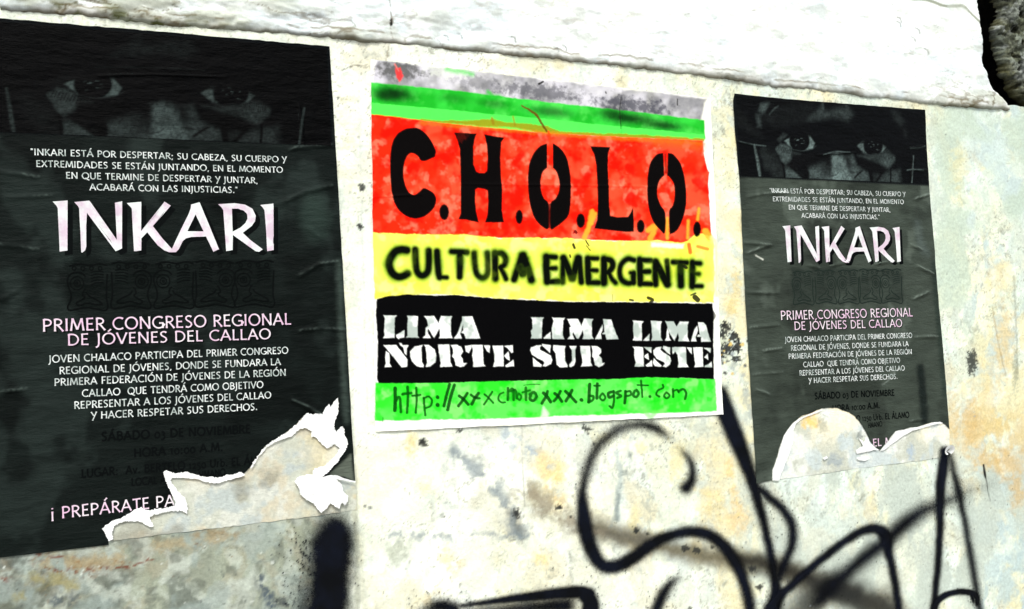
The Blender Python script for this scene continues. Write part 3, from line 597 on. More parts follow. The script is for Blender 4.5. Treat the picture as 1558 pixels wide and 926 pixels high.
ACC = {'Á': 'A', 'É': 'E', 'Ó': 'O', 'Í': 'I'}
def stroke_poly(pts, w):
    p = [np.array(q, float) for q in pts]
    if len(p) == 2: p = [p[0] + (p[1] - p[0]) * t for t in (0, .2, .5, .8, 1)]
    n = len(p); seg = [0]
    for i in range(1, n): seg.append(seg[-1] + float(np.hypot(*(p[i] - p[i - 1]))))
    tot = seg[-1]; Lf, Rt = [], []
    closed = np.hypot(*(p[0] - p[-1])) < 1e-6
    for i in range(n):
        a = p[i - 1] if i else (p[-2] if closed else p[0]); b = p[i + 1] if i < n - 1 else (p[1] if closed else p[-1])
        t = b - a; t = t / (np.hypot(*t) + 1e-9); nn = np.array([-t[1], t[0]])
        x = seg[i] / tot; k = 1 if closed else .90 + .34 * abs(2 * x - 1) ** 2.5
        ang = abs(t[0] * .55 - t[1] * .83) * .12 + .92                    # a little pen angle
        ww = w * k * ang / 2; Lf.append(tuple(p[i] + nn * ww)); Rt.append(tuple(p[i] - nn * ww))
    if closed:                                   # ring: two halves so that the hole stays open
        h = n // 2
        return [Lf[:h + 1] + Rt[:h + 1][::-1], Lf[h:] + Rt[h:][::-1]]
    return [Lf + Rt[::-1]]
def text_polys(txt, a, b, cap, w=W_, cond=None):
    """outline polygons of a line of print from wall point a to wall point b, cap height in metres"""
    adv = []; x = 0
    for ch in txt:
        base = ACC.get(ch, ch); adv.append(x); x += GL[base][0] + .075
    total = x - .075
    a = np.array(a, float); b = np.array(b, float); d = b - a; ln = float(np.hypot(*d)); sx = ln / total
    ex = d / ln; ey = np.array([-ex[1], ex[0]]); out = []
    for ch, x0 in zip(txt, adv):
        base = ACC.get(ch, ch); st = list(GL[base][1])
        if ch in ACC: st = st + [[(GL[base][0] * .46, 1.12), (GL[base][0] * .46 + .20, 1.34)]]
        for s_ in st:
            for poly in stroke_poly(s_, w * (.86 if base in '0123456789rbv' else 1)):
                pl = [tuple(a + ex * ((px + x0) * sx) + ey * (py * cap)) for px, py in poly]
                out.append(pl)
    return out
# print of the congress poster, laid out on the left one (photo pixels of its baseline ends, cap height in px)
K = 2.987
LINES_WHITE = [('"INKARI ESTÁ POR DESPERTAR; SU CABEZA, SU CUERPO Y', (46.9, 236.5), (436, 247), 9.4), ('EXTREMIDADES SE ESTÁN JUNTANDO, EN EL MOMENTO', (55.2, 254.3), (430.2, 262.8), 9.4),
    ('EN QUE TERMINE DE DESPERTAR Y JUNTAR,', (100.4, 272.0), (392.4, 278.9), 9.4), ('ACABARÁ CON LAS INJUSTICIAS."', (136.6, 289.5), (361.6, 293.6), 9.4),
    ('JOVEN CHALACO PARTICIPA DEL PRIMER CONGRESO', (74.3, 551.6), (438.2, 537.5), 10.6), ('REGIONAL DE JÓVENES, DONDE SE FUNDARA LA', (90.4, 569.2), (426.8, 554.8), 10.6),
    ('PRIMERA FEDERACIÓN DE JÓVENES DE LA REGIÓN', (82.7, 586.9), (434.8, 571.2), 10.6), ('CALLAO  QUE TENDRÁ COMO OBJETIVO', (124.9, 603.5), (400.3, 589.6), 10.6),
    ('REPRESENTAR A LOS JÓVENES DEL CALLAO', (112.8, 621.7), (412.1, 605.4), 10.6), ('Y HACER RESPETAR SUS DERECHOS.', (138.3, 637.3), (391.5, 623.2), 10.6)]
LINES_PINK = [('PRIMER CONGRESO REGIONAL', (64.6, 504.6), (442.8, 493.4), 18.2), ('DE JÓVENES DEL CALLAO', (102.6, 525.4), (411.8, 515.4), 16.6)]
LINES_DARK = [('SÁBADO 03 DE NOVIEMBRE', (154, 670.6), (381, 658.2), 13.0), ('HORA 10:00 A.M.', (203.8, 695.4), (338.8, 685.2), 13.0),
    ('LUGAR:  Av. BERTELO 1250 Urb. EL ÁLAMO', (124, 726.4), (420, 702.8), 12.4)]
LINES_LOCAL = [('LOCAL A', (200, 739), (252, 734.5), 11.5), ('HMANO', (303, 727.5), (343, 722.5), 10.5)]
LINES_END = [('! PREPÁRATE PA', (77.0, 790), (266, 769), 17.5)]
def capm(p, c):
    a = P(*p); b = P(p[0], p[1] - c); return float(b[1] - a[1])
def uv(p): return tuple(float(q) for q in P(*p))
def lines(ls, w=W_):
    out = []
    for t, a, b, c in ls: out += text_polys(t, uv(a), uv(b), capm(((a[0] + b[0]) / 2, (a[1] + b[1]) / 2), c), w)
    return out
TZ1, TZ2 = (70, 295, 8.2), (240, 295, 8.2)
TITLE = [zoom(*TZ1, [(84, 98), (272, 84), (270, 140), (269, 708), (172, 720), (158, 400), (148, 180), (132, 150)]),
    zoom(*TZ1, [(355, 104), (540, 86), (560, 110), (884, 575), (868, 250), (860, 112), (950, 94), (948, 682), (868, 716), (512, 238), (502, 400), (503, 660), (490, 705), (455, 734), (440, 728), (430, 480), (414, 180), (400, 155)]),
    zoom(*TZ1, [(1008, 116), (1188, 100), (1186, 465), (1478, 98), (1556, 148), (1332, 402), (1415, 510)]) + zoom(*TZ2, [(60, 560), (176, 686), (215, 600), (300, 420), (385, 250), (410, 180), (414, 134), (520, 104), (640, 390), (762, 690), (692, 722), (600, 532), (420, 538), (350, 555), (310, 590), (262, 690), (225, 728), (140, 728), (80, 705)]) + zoom(*TZ1, [(1390, 640), (1262, 480), (1190, 556), (1188, 706), (1098, 718), (1084, 480), (1070, 186), (1050, 160)]),
    zoom(*TZ2, [(752, 128), (960, 116), (1090, 135), (1180, 185), (1220, 270), (1212, 340), (1170, 400), (1058, 486), (1160, 580), (1308, 692), (1262, 722), (1220, 715), (1140, 660), (936, 512), (932, 700), (852, 714), (836, 480), (816, 204), (795, 170)]),
    zoom(*TZ2, [(1278, 138), (1442, 120), (1444, 700), (1362, 714), (1350, 450), (1330, 204), (1310, 172)])]
TITLE_HOLES = [zoom(*TZ2, [(470, 256), (570, 468), (368, 466)]), zoom(*TZ2, [(924, 184), (1000, 184), (1070, 208), (1112, 250), (1118, 310), (1090, 365), (1030, 420), (932, 472)])]

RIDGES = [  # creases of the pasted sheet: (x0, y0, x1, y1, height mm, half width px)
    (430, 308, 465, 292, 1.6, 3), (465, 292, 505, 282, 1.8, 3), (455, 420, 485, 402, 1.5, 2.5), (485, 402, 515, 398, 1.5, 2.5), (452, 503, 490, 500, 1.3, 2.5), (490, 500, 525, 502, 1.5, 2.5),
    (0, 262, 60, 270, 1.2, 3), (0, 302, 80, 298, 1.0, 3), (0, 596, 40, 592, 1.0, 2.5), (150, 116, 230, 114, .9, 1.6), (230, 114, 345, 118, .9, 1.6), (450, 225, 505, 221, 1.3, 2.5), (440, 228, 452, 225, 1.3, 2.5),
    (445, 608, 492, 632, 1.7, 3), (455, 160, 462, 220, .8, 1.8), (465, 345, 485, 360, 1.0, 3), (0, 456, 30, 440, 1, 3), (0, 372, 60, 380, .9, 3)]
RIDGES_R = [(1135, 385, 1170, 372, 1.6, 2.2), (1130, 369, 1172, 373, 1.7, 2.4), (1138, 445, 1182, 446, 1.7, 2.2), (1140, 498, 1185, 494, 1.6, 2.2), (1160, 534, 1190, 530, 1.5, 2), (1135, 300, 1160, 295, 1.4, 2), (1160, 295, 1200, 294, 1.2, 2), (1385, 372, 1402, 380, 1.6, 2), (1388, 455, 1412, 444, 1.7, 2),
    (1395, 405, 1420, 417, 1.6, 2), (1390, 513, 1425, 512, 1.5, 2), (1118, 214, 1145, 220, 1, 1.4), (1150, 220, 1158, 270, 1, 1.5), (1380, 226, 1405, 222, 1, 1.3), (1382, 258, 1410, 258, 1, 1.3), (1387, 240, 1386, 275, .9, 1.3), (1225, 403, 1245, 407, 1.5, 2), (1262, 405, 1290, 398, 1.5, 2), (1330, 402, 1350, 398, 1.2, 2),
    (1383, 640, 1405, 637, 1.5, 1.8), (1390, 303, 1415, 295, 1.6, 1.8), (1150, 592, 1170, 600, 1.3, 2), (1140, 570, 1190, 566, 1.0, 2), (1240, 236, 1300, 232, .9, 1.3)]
def ridge_h(px, py, rs):
    h = 0 * px
    for x0, y0, x1, y1, mm, w in rs:
        ex, ey = x1 - x0, y1 - y0; t = np.clip(((px - x0) * ex + (py - y0) * ey) / (ex * ex + ey * ey), 0, 1)
        dx = px - x0 - t * ex; dy = py - y0 - t * ey; h = h + mm * .0026 * np.exp(-(dx * dx + dy * dy) / (w * w)) * np.sin(np.pi * (.08 + .84 * t)) ** .6
    return h
def sheet_h(off, rs):
    return lambda u, v: relief(u, v) + off + ridge_h(*Q(u, v), rs) + .0010 * (fbm(u * .6, v, 40, 3, 77) - .5)

HL = sheet_h(.0022, RIDGES); HR = sheet_h(.0022, RIDGES_R)
PWID, PHEI = .5191, .7785
def poster_corners(f=lambda u, v: (u, v)): return [f(*c) for c in ((-PWID, 0), (0, 0), (.012, -PHEI + .010), (-PWID + .001, -PHEI))]
# tears, in photo pixels
Z4 = (0, 616, 2.782); ZT = (380, 600, 4.632); ZB = (110, 640, 5.372); ZR = (1100, 520, 4.208); ZR2 = (1220, 590, 7.79)
TEAR_L = zoom(*Z4, [(460, 574), (450, 545), (433, 523), (455, 505), (480, 489), (505, 482), (530, 470), (560, 450), (598, 432), (622, 447), (660, 440), (700, 436), (722, 432), (738, 425), (730, 400), (724, 380)]) + \
    zoom(*ZB, [(818, 615), (800, 570), (775, 520), (752, 455), (740, 418), (768, 404), (800, 418), (835, 430), (880, 425), (930, 418), (975, 430), (1010, 440), (1060, 452), (1120, 456), (1180, 465), (1225, 455), (1260, 438), (1310, 440), (1350, 425), (1378, 415), (1400, 432)]) + \
    zoom(*ZT, [(0, 515), (25, 470), (60, 425), (100, 370), (150, 330), (215, 290), (275, 250), (330, 205), (370, 160), (402, 128), (440, 140), (480, 130), (512, 136), (530, 95), (555, 66), (568, 88), (590, 50), (618, 22), (624, 60), (618, 130), (598, 180), (590, 225), (604, 268), (630, 235), (652, 222), (666, 250), (668, 290), (686, 325), (684, 365), (660, 410), (620, 468), (570, 520), (512, 578), (560, 588), (600, 590), (660, 588), (700, 600), (740, 608)])
TEAR_R = zoom(*ZR, [(312, 885), (313, 820), (330, 775), (345, 735), (362, 665), (385, 600), (410, 560), (440, 520), (480, 490)]) + zoom(*ZR2, [(0, 325), (60, 312), (120, 290), (175, 262), (230, 242), (300, 236), (380, 232), (430, 240), (470, 262), (550, 285), (600, 320), (650, 375), (700, 440), (735, 500), (765, 560), (800, 635), (850, 690), (912, 748), (950, 700), (1000, 640), (1050, 570), (1100, 510), (1140, 498), (1200, 492), (1270, 465), (1350, 460), (1430, 440), (1500, 415), (1530, 405)]) + zoom(*ZR, [(1380, 512), (1420, 528), (1446, 558)])
def rough_line(pts, amp, n, seed):
    r = random.Random(seed); out = []
    for i in range(len(pts) - 1):
        (x0, y0), (x1, y1) = pts[i], pts[i + 1]; l = math.hypot(x1 - x0, y1 - y0); k = max(1, int(l / n))
        for j in range(k):
            t = j / k; a = amp if j else amp * .4
            out.append((x0 + (x1 - x0) * t + r.uniform(-a, a), y0 + (y1 - y0) * t + r.uniform(-a, a)))
    out.append(pts[-1]); return out
tearL = PP(rough_line(TEAR_L, .7, 3, 1)); tearR = PP(rough_line(TEAR_R, .4, 3, 2))
# left sheet outline: corners, then back along the tear
cl = poster_corners(); cr = poster_corners(toR)
tearL[0] = (tearL[0][0], -PHEI + .0005 + 0.0); 
def lerp_edge(a, b, n, amp, seed):
    r = random.Random(seed); return [(a[0] + (b[0] - a[0]) * i / n + r.uniform(-amp, amp), a[1] + (b[1] - a[1]) * i / n + r.uniform(-amp, amp)) for i in range(n)]
outL = lerp_edge(cl[3], cl[0], 40, .0006, 1) + lerp_edge(cl[0], cl[1], 50, .0006, 2) + lerp_edge(cl[1], (tearL[-1][0], tearL[-1][1]), 40, .0004, 3) + tearL[::-1]
RTL = tuple(float(q) for q in P(1117, 142)); RBL = tuple(float(q) for q in P(1150, 735)); RTR = tuple(float(q) for q in P(1407, 167))
lefte = [(1150, 735), (1146, 660), (1140, 570), (1134, 470), (1129, 380), (1124, 268), (1118, 200), (1115, 152), (1117, 142), (1120, 142.5)]
outR = PP(rough_line(lefte, .25, 8, 5))[:-1] + PP(rough_line([(1120, 142.5), (1200, 151), (1300, 159), (1407, 167)], .3, 6, 6))[:-1] + PP(rough_line([(1407, 167), (1410, 230), (1414, 300), (1422, 390), (1431, 500), (1439, 600)], .25, 8, 7))[:-1] + tearR[::-1]

def dark_sheet(me, base, tint, fold, right=False):
    co = np.empty(len(me.vertices) * 3, np.float32); me.vertices.foreach_get('co', co); co = co.reshape(-1, 3)
    u, v = co[:, 0].astype(float), co[:, 2].astype(float); px, py = Q(u, v)
    cv = Canvas(px, py, base)
    n = fbm(u * .5, v, 24, 5, 13); cv.C = cv.C * (0.72 + .56 * n)[:, None]
    cv.C = cv.C * (1 - .35 * sst(.5, .65, fbm(u, v, 9, 4, 14)))[:, None] + np.asarray(tint)[None] * (.5 * sst(.56, .7, fbm(u, v * .7, 13, 4, 15)))[:, None]
    return cv
def finish_sheet(me, cv): set_attrs(me, cv.C)
LEFT = thing('event_poster', 'large near black poster left of the painted one, lower right corner ripped away', 'poster', ORG, 'congress posters')
RIGHT = thing('event_poster', 'grey green poster right of the painted one, bottom torn into two pale humps', 'poster', ORG, 'congress posters')
co, fa = cdt([outL], .0032); meL = flat_mesh('paper_sheet', co, fa, HL, M_print_l, smooth=True)
cv = dark_sheet(meL, L(17, 23, 21), L(33, 41, 38), 0)
cv.blob(478, 330, 26, 42, L(44, 58, 52), .7, wob=.2); cv.stroke([(215, 300), (219, 450), (226, 650)], 3, L(8, 14, 12), 4, .6)
cv.stroke([(515, 400), (520, 520), (527, 640)], 8, L(74, 88, 80), 6, .5, wob=2)
cv.poly([(-10, 20), (506, 60), (506, 222), (-10, 202)], L(3, 6, 8), 1.0, .97)
cv.poly([(98, 398), (230, 396), (414, 395), (416, 462), (300, 468), (104, 470)], L(9, 15, 13), 3, .75, 3, .08)
cv.poly([(538, 732), (534, 690), (500, 722), (512, 726), (522, 724)], L(100, 108, 96), 2, .8)  # paler corner paints the light caught by the curled paper
for x0, y0, x1, y1, mm, w in RIDGES: cv.stroke([(x0, y0 - 1), ((x0 + x1) / 2, (y0 + y1) / 2 - 1.8), (x1, y1 - 1)], 1.7, L(74, 86, 80), 1.0, .55, wob=1.4, wf=.1, seed=int(x0) + 1, brk=.03)  # pale strokes paint a highlight along each crease
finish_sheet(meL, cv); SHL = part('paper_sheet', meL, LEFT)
co, fa = cdt([outR], .0032); meR = flat_mesh('paper_sheet', co, fa, HR, M_print_r, smooth=True)
cv = dark_sheet(meR, L(58, 66, 58), L(74, 82, 74), 0)  # paler base than the left sheet, reflected sheen put into the colour
cv.stroke([(1398, 560), (1402, 600), (1405, 640)], 12, L(16, 24, 22), 4, .9, wob=2)
cv.stroke([(1420, 400), (1428, 500), (1436, 600)], 8, L(22, 36, 30), 4, .6, wob=1)
cv.stroke([(1395, 340), (1400, 370), (1408, 385)], 10, L(84, 96, 92), 6, .5, wob=2)
cv.poly([(1202, 409), (1290, 406), (1372, 410), (1374, 458), (1290, 462), (1207, 462)], L(34, 42, 37), 3, .6, 3, .08)
cv.stroke([(1148, 388), (1154, 391), (1160, 395)], 1.6, L(210, 214, 200), .6, .95)
cv.poly([(1100, 130), (1420, 160), (1418, 283), (1112, 269)], L(6, 9, 11), 1.0, .96)
cv.stroke([(1340, 585), (1352, 576), (1362, 562)], 1.2, L(130, 140, 132), 1, .6)
for x0, y0, x1, y1, mm, w in RIDGES_R: cv.stroke([(x0, y0 - 1), ((x0 + x1) / 2, (y0 + y1) / 2 - 1.5), (x1, y1 - 1)], 1.4, L(118, 130, 120), .9, .55, wob=1.2, wf=.1, seed=int(x0) + 1, brk=.04)  # crease highlights painted in, as on the left sheet
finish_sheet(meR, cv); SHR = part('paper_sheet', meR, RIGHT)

# face strip, drawn on the layout of the left poster (px), brightness scaled per poster
def r2l(pts):                                # pixel on the right poster -> same spot of the print on the left one
    out = []
    for p in pts:
        a, b = Q(*fromR(*P(p[0], p[1]))); out.append((float(a), float(b)) + tuple(p[2:]))
    return out
ZF = (1120, 145, 5.193)
def face_strip(f, height, gain, mat, tone, dens, name='face_photograph'):
    us = np.arange(-PWID + .004, -.0035, .0016); vv = np.arange(-.1685, -.004, .0015)
    U0, V0 = np.meshgrid(us, vv); U, V = f(U0, V0)
    px, py = Q(U0, V0); cv = Canvas(px, py, L(4, 6, 7))
    def fz(pts): return r2l(zoom(*ZF, pts)) if len(pts[0]) == 2 else [r2l([(ZF[0] + a / ZF[2], ZF[1] + b / ZF[2])])[0] + (w,) for a, b, w in pts]
    def poly(pts, g, soft=4, a=1, wob=2): cv.poly(fz(pts), L(g * .86, g * 1.0, g * .97), soft, a, wob, .07, int(pts[0][0]))
    def line(pts, w, g, soft=1.2, a=1): cv.stroke(fz(pts), w, L(g * .86, g, g * .97), soft, a)
    # brow and forehead shapes
    if tone > .3:
        poly([(240, 60), (400, 50), (600, 70), (620, 130), (560, 200), (300, 250), (200, 200), (180, 120)], 30, 14, .7 * tone)
        poly([(190, 70), (260, 60), (230, 120), (200, 145), (175, 120)], 84, 6, tone); poly([(150, 150), (185, 155), (195, 250), (165, 250)], 66, 7, tone)
        poly([(0, 100), (60, 150), (140, 260), (200, 330), (100, 300), (0, 220)], 26, 14, tone)
        poly([(1220, 120), (1290, 150), (1320, 210), (1290, 235), (1240, 180)], 48, 8, tone); poly([(1320, 260), (1350, 280), (1340, 340), (1320, 320)], 32, 6, tone)
        line([(240, 130), (290, 90), (340, 70), (420, 55)], 7, 6, 4); line([(260, 150), (300, 105), (330, 85)], 3, 90, 2, .6)
    poly([(620, 130), (665, 90), (690, 125), (800, 110), (850, 100), (880, 90), (920, 160), (880, 200), (760, 170), (700, 190), (560, 190)], 66, 9, .35 + .6 * tone, 3)
    line([(676, 70), (680, 110)], 5, 66, 3, tone); line([(862, 75), (866, 115)], 5, 66, 3, tone)
    # cheeks
    poly([(225, 420), (300, 470), (330, 520), (372, 560), (375, 660), (300, 655), (230, 560), (200, 450)], 46, 14, .35 + .5 * tone, 5)
    poly([(382, 570), (450, 585), (520, 640), (510, 665), (385, 658)], 92, 6, 1, 4)
    poly([(560, 590), (620, 560), (680, 545), (750, 640), (760, 670), (566, 668)], 96, 8, 1, 4)
    poly([(740, 480), (790, 462), (840, 480), (870, 560), (900, 620), (930, 660), (880, 685), (740, 675), (745, 560)], 118, 9, 1, 4)
    poly([(770, 600), (860, 600), (900, 680), (770, 682)], 150, 9, .7, 4)
    poly([(860, 480), (920, 480), (950, 560), (1000, 600), (1040, 610), (1046, 690), (920, 685), (900, 620)], 88, 9, 1, 4)
    poly([(1060, 640), (1110, 610), (1150, 640), (1110, 700), (1060, 690)], 50, 7, 1, 3)
    poly([(1140, 640), (1180, 610), (1280, 600), (1290, 700), (1110, 705)], 76, 10, .9, 4)
    poly([(560, 560), (620, 545), (740, 500), (745, 640), (690, 650), (660, 600)], 50, 9, .8, 4)
    poly([(700, 470), (745, 470), (740, 550), (705, 555)], 8, 7, .85); poly([(850, 470), (880, 480), (915, 560), (880, 560)], 20, 6, .7)
    line([(740, 640), (780, 630), (800, 610)], 2, 40, 1.5, .7); line([(930, 650), (960, 620), (985, 600)], 4, 12, 2); line([(880, 600), (930, 610), (990, 590)], 3, 60, 2, .7)
    # eyes: left then right
    poly([(320, 350), (370, 300), (400, 310), (340, 370)], 60, 4, tone); poly([(310, 430), (345, 385), (400, 400), (445, 440), (500, 465), (440, 490), (420, 530), (385, 545), (345, 500)], 84, 4, 1, 3)
    poly([(440, 440), (520, 470), (640, 440), (660, 500), (560, 560), (430, 560), (390, 545), (430, 500)], 9, 7, .9, 2)
    poly([(375, 360), (420, 330), (500, 300), (580, 320), (615, 380), (600, 420), (520, 436), (430, 415)], 130, 2.5, 1, 1)
    poly([(380, 335), (420, 322), (500, 290), (590, 318), (612, 352), (570, 330), (500, 322), (425, 345)], 6, 3, .9, 1)
    poly([(950, 400), (990, 365), (1070, 350), (1150, 380), (1180, 410), (1150, 450), (1080, 470), (1000, 450)], 112, 2.5, 1, 1)
    poly([(940, 385), (990, 355), (1070, 335), (1160, 375), (1190, 400), (1150, 396), (1070, 372), (1000, 380)], 6, 3, .9, 1)
    for cx, cy, rx, ry in ((494, 362, 84, 88), (1076, 402, 80, 80)):
        c0 = fz([(cx, cy)])[0]; e = fz([(cx + rx, cy)])[0]; t = fz([(cx, cy + ry)])[0]
        cv.blob(c0[0], c0[1], abs(e[0] - c0[0]), abs(t[1] - c0[1]), L(3, 4, 5), 1, wob=.03, hard=.12)
        rr = random.Random(int(cx))
        for k in range(10):
            a = rr.uniform(-.6, .6); b = rr.uniform(-.5, .5); line([(cx + a * rx, cy + b * ry), (cx + a * rx + rr.uniform(4, 16), cy + b * ry + rr.uniform(-6, 6))], rr.uniform(.8, 2.0), rr.uniform(40, 120), .8, .8)
    line([(400, 412), (450, 430), (520, 440), (590, 425), (625, 400)], 1.4, 80, 1.2, .35 + .3 * tone); line([(985, 452), (1050, 474), (1110, 472), (1160, 448), (1190, 425)], 1.4, 70, 1.2, .35 + .3 * tone)
    poly([(950, 470), (1040, 480), (1140, 460), (1240, 480), (1245, 520), (1190, 580), (1120, 545), (1020, 500)], 66, 5, .9, 3)
    poly([(1130, 470), (1200, 440), (1245, 500), (1200, 570), (1150, 530)], 92, 5, .8, 3)
    poly([(945, 500), (1020, 510), (1120, 545), (1190, 585), (1130, 620), (1050, 605), (980, 570)], 8, 6, .9, 2)
    rr = random.Random(4)
    for k in range(12):
        x = 335 + k * 13; line([(x, 400 + k * 4), (x - 10, 430 + k * 4 + rr.uniform(0, 14))], 1.6, 22, 1, .8)
        x = 1135 + k * 8; line([(x, 462 - k * 2), (x + 8, 490 + rr.uniform(0, 14))], 1.6, 22, 1, .8)
    # painted drips and lines on the face
    line([(360, 540, 5), (372, 600, 5), (378, 660, 5)], 5, 4, 1.6); line([(520, 560, 14), (545, 600, 15), (540, 665, 16)], 14, 6, 3); line([(430, 560), (470, 600), (520, 650)], 9, 10, 4)
    line([(1050, 600, 9), (1062, 650, 10), (1070, 700, 10)], 9, 5, 3); line([(1215, 580, 4), (1217, 640, 4), (1215, 700, 4)], 4, 4, 1.6); line([(1150, 600), (1130, 640), (1095, 690)], 6, 8, 3)
    line([(140, 395, 4), (158, 500, 6), (182, 650, 6)], 5, 120, 2.2, .35 + .5 * tone); line([(1395, 480), (1386, 590), (1382, 690)], 3, 120, 1.5, .6 + .2 * tone)
    line([(205, 450), (240, 520), (230, 560)], 14, 46, 7, tone)
    if tone < .5: line([(500, 262), (760, 258), (960, 268)], 1.4, 46, 1, .9)
    else: line([(0, 360), (100, 385), (230, 400)], 2, 110, 1.2, .7); line([(680, 470), (780, 445), (890, 450)], 2, 120, 1.2, .7); line([(1370, 420), (1440, 415), (1490, 400)], 2, 110, 1.2, .6); line([(1345, 590), (1400, 588), (1470, 592)], 2, 130, 1.2, .6)
    n = fbm(cv.X, cv.Y, .09, 4, 3); C_ = cv.C * gain * ((.45 + 1.1 * n) * (.35 + 1.3 * fbm(cv.X, cv.Y, .30, 3, 6)))[:, None]
    keep_ = inside(dens, U, V) if dens is not None else None
    Hh = height(U, V) + .0003
    return grid_mesh(name, U, -Hh, V, col=C_, keep=keep_, mat=mat)
part('face_photograph', face_strip(lambda u, v: (u, v), HL, .22, M_print_l, .12, None), SHL)
part('face_photograph', face_strip(toR, HR, .55, M_print_r, 1.0, None), SHR)

# lettering; a line is laid out on the left poster and carried over to the right one
def add_print(root, name, polys, mat, f, height, off, torn=None, step=None, holes=None, **k):
    ps = [[f(*p) for p in q] for q in polys]
    co, fa = cdt(ps + [[f(*p) for p in h] for h in (holes or [])], step)
    tri = [t for t in fa]
    cx = np.array([co[list(t)].mean(0) for t in tri]) if tri else np.zeros((0, 2))
    keep = np.ones(len(tri), bool)
    for h in (holes or []): keep &= ~inside([f(*p) for p in h], cx[:, 0], cx[:, 1])
    if torn is not None: keep &= ~inside(torn, cx[:, 0], cx[:, 1])
    tri = [t for t, q in zip(tri, keep) if q]
    if not tri: return
    me = flat_mesh(name, co, tri, lambda u, v: height(u, v) + off, mat); return part(name, me, root, **k)
ident = lambda u, v: (u, v)
title_uv = [PP(p) for p in TITLE]; holes_uv = [PP(p) for p in TITLE_HOLES]
def shift(ps, dx, dy): return [[(x + dx, y + dy) for x, y in p] for p in ps]
tl_closed = tearL + [(.02, -.9), (-.36, -.9)]; tr_closed = tearR + [(P(1460, 760)[0], P(1460, 760)[1]), P(1170, 780)]
tr_closed = [(float(a), float(b)) for a, b in tr_closed]
W1, PK, DK, LC, EN = lines(LINES_WHITE, .14), lines(LINES_PINK, .12), lines(LINES_DARK, .19), lines(LINES_LOCAL, .19), lines(LINES_END, .12)
def end_right():
    a = uv((1326.5, 679)); b = uv((1356, 676)); return text_polys('EL M', a, b, capm((1340, 678), 11.5), .13)
def shadow_sliver(polys, holes): return shift(polys, .0068, -.0055)
for root, f, hh, torn in ((SHL, ident, HL, tl_closed), (SHR, toR, HR, tr_closed)):
    add_print(root, 'title_shadow', shadow_sliver(title_uv, None), M_ink_black, f, hh, .0003, None, .006, shift(holes_uv, .0068, -.0055))
    add_print(root, 'title_lettering', title_uv, M_ink_pale, f, hh, .0006, None, .006, holes_uv)
    add_print(root, 'subtitle_lettering_shadow', shift(PK, .0022, -.0016), M_ink_black, f, hh, .0003)
    add_print(root, 'subtitle_lettering', PK, M_ink_pink, f, hh, .0006)
    add_print(root, 'quotation_lettering', lines(LINES_WHITE[:4], .14), M_ink_white, f, hh, .0006)
    add_print(root, 'paragraph_lettering', lines(LINES_WHITE[4:], .14), M_ink_white, f, hh, .0006)
    add_print(root, 'date_lettering', DK + LC, M_ink_black, f, hh, .0004, torn)
add_print(SHL, 'closing_lettering', EN, M_ink_pink, ident, HL, .0006, tl_closed)
add_print(SHR, 'closing_lettering', end_right(), M_ink_pink, ident, HR, .0006, tr_closed)

# frieze of five carved faces, thin dark outlines
def frieze():
    Z = (90, 385, 4.582); w = 2.2; out = []
    def st(pts, w_=2.2, smooth=True):
        q = [tuple(map(float, p)) for p in (catmull(pts, 4) if smooth and len(pts) > 2 else pts)]
        pl = np.array(PP(zoom(*Z, q))); d = w_ * .00048
        Lf, Rt = [], []
        for i in range(len(pl)):
            a = pl[max(i - 1, 0)]; b = pl[min(i + 1, len(pl) - 1)]; t = b - a; t = t / (np.hypot(*t) + 1e-9); n = np.array([-t[1], t[0]])
            Lf.append(tuple(pl[i] + n * d)); Rt.append(tuple(pl[i] - n * d))
        out.append(Lf + Rt[::-1])
    for cx, fl, dy in ((200, 1, 14), (500, -1, 2), (800, 1, 0), (1085, -1, -8), (1360, 1, -10)):
        def T(pts): return [(cx + fl * x, y + dy) for x, y in pts]
        def ring(x, y, r):
            a = [(x + r * math.cos(t), y + r * math.sin(t)) for t in np.linspace(0, 2 * math.pi, 15)]; st(T(a[:8]), 1.6); st(T(a[7:]), 1.6)
        ring(-75, 195, 46); ring(-75, 195, 22); ring(-75, 195, 7)
        st(T([(-15, 150), (-45, 125), (-95, 120), (-135, 150), (-140, 200), (-120, 260), (-118, 310), (-140, 360), (-125, 385), (-60, 372), (0, 365), (60, 375), (120, 385), (140, 360), (130, 300), (130, 240), (135, 130)]))
        st(T([(-80, 330), (-40, 310), (-20, 290), (-35, 280), (-30, 250), (-15, 235)]), 2)
        st(T([(-85, 335), (-60, 350), (0, 335), (60, 345), (100, 340), (60, 310), (10, 285), (-10, 260)]), 2)
        for k in range(5): st(T([(20, 120 + k * 22), (60, 112 + k * 20), (110, 118 + k * 18)]), 1.4)
        st(T([(-130, 78), (-60, 62), (20, 72), (80, 60), (135, 72)]), 2.4)
        for k in range(4): ring(-95 + k * 60, 92, 13)
    return out
FR = frieze()
for root, f, hh in ((SHL, ident, HL), (SHR, toR, HR)):
    add_print(root, 'frieze_print', FR, M_ink_dark if root is SHL else flat_mat('sheen_tinted_frieze_ink', L(30, 40, 35), rough=.6, spec=.05, bump=0), f, hh, .0004)  # right frieze lightened along with the painted sheen of its paper

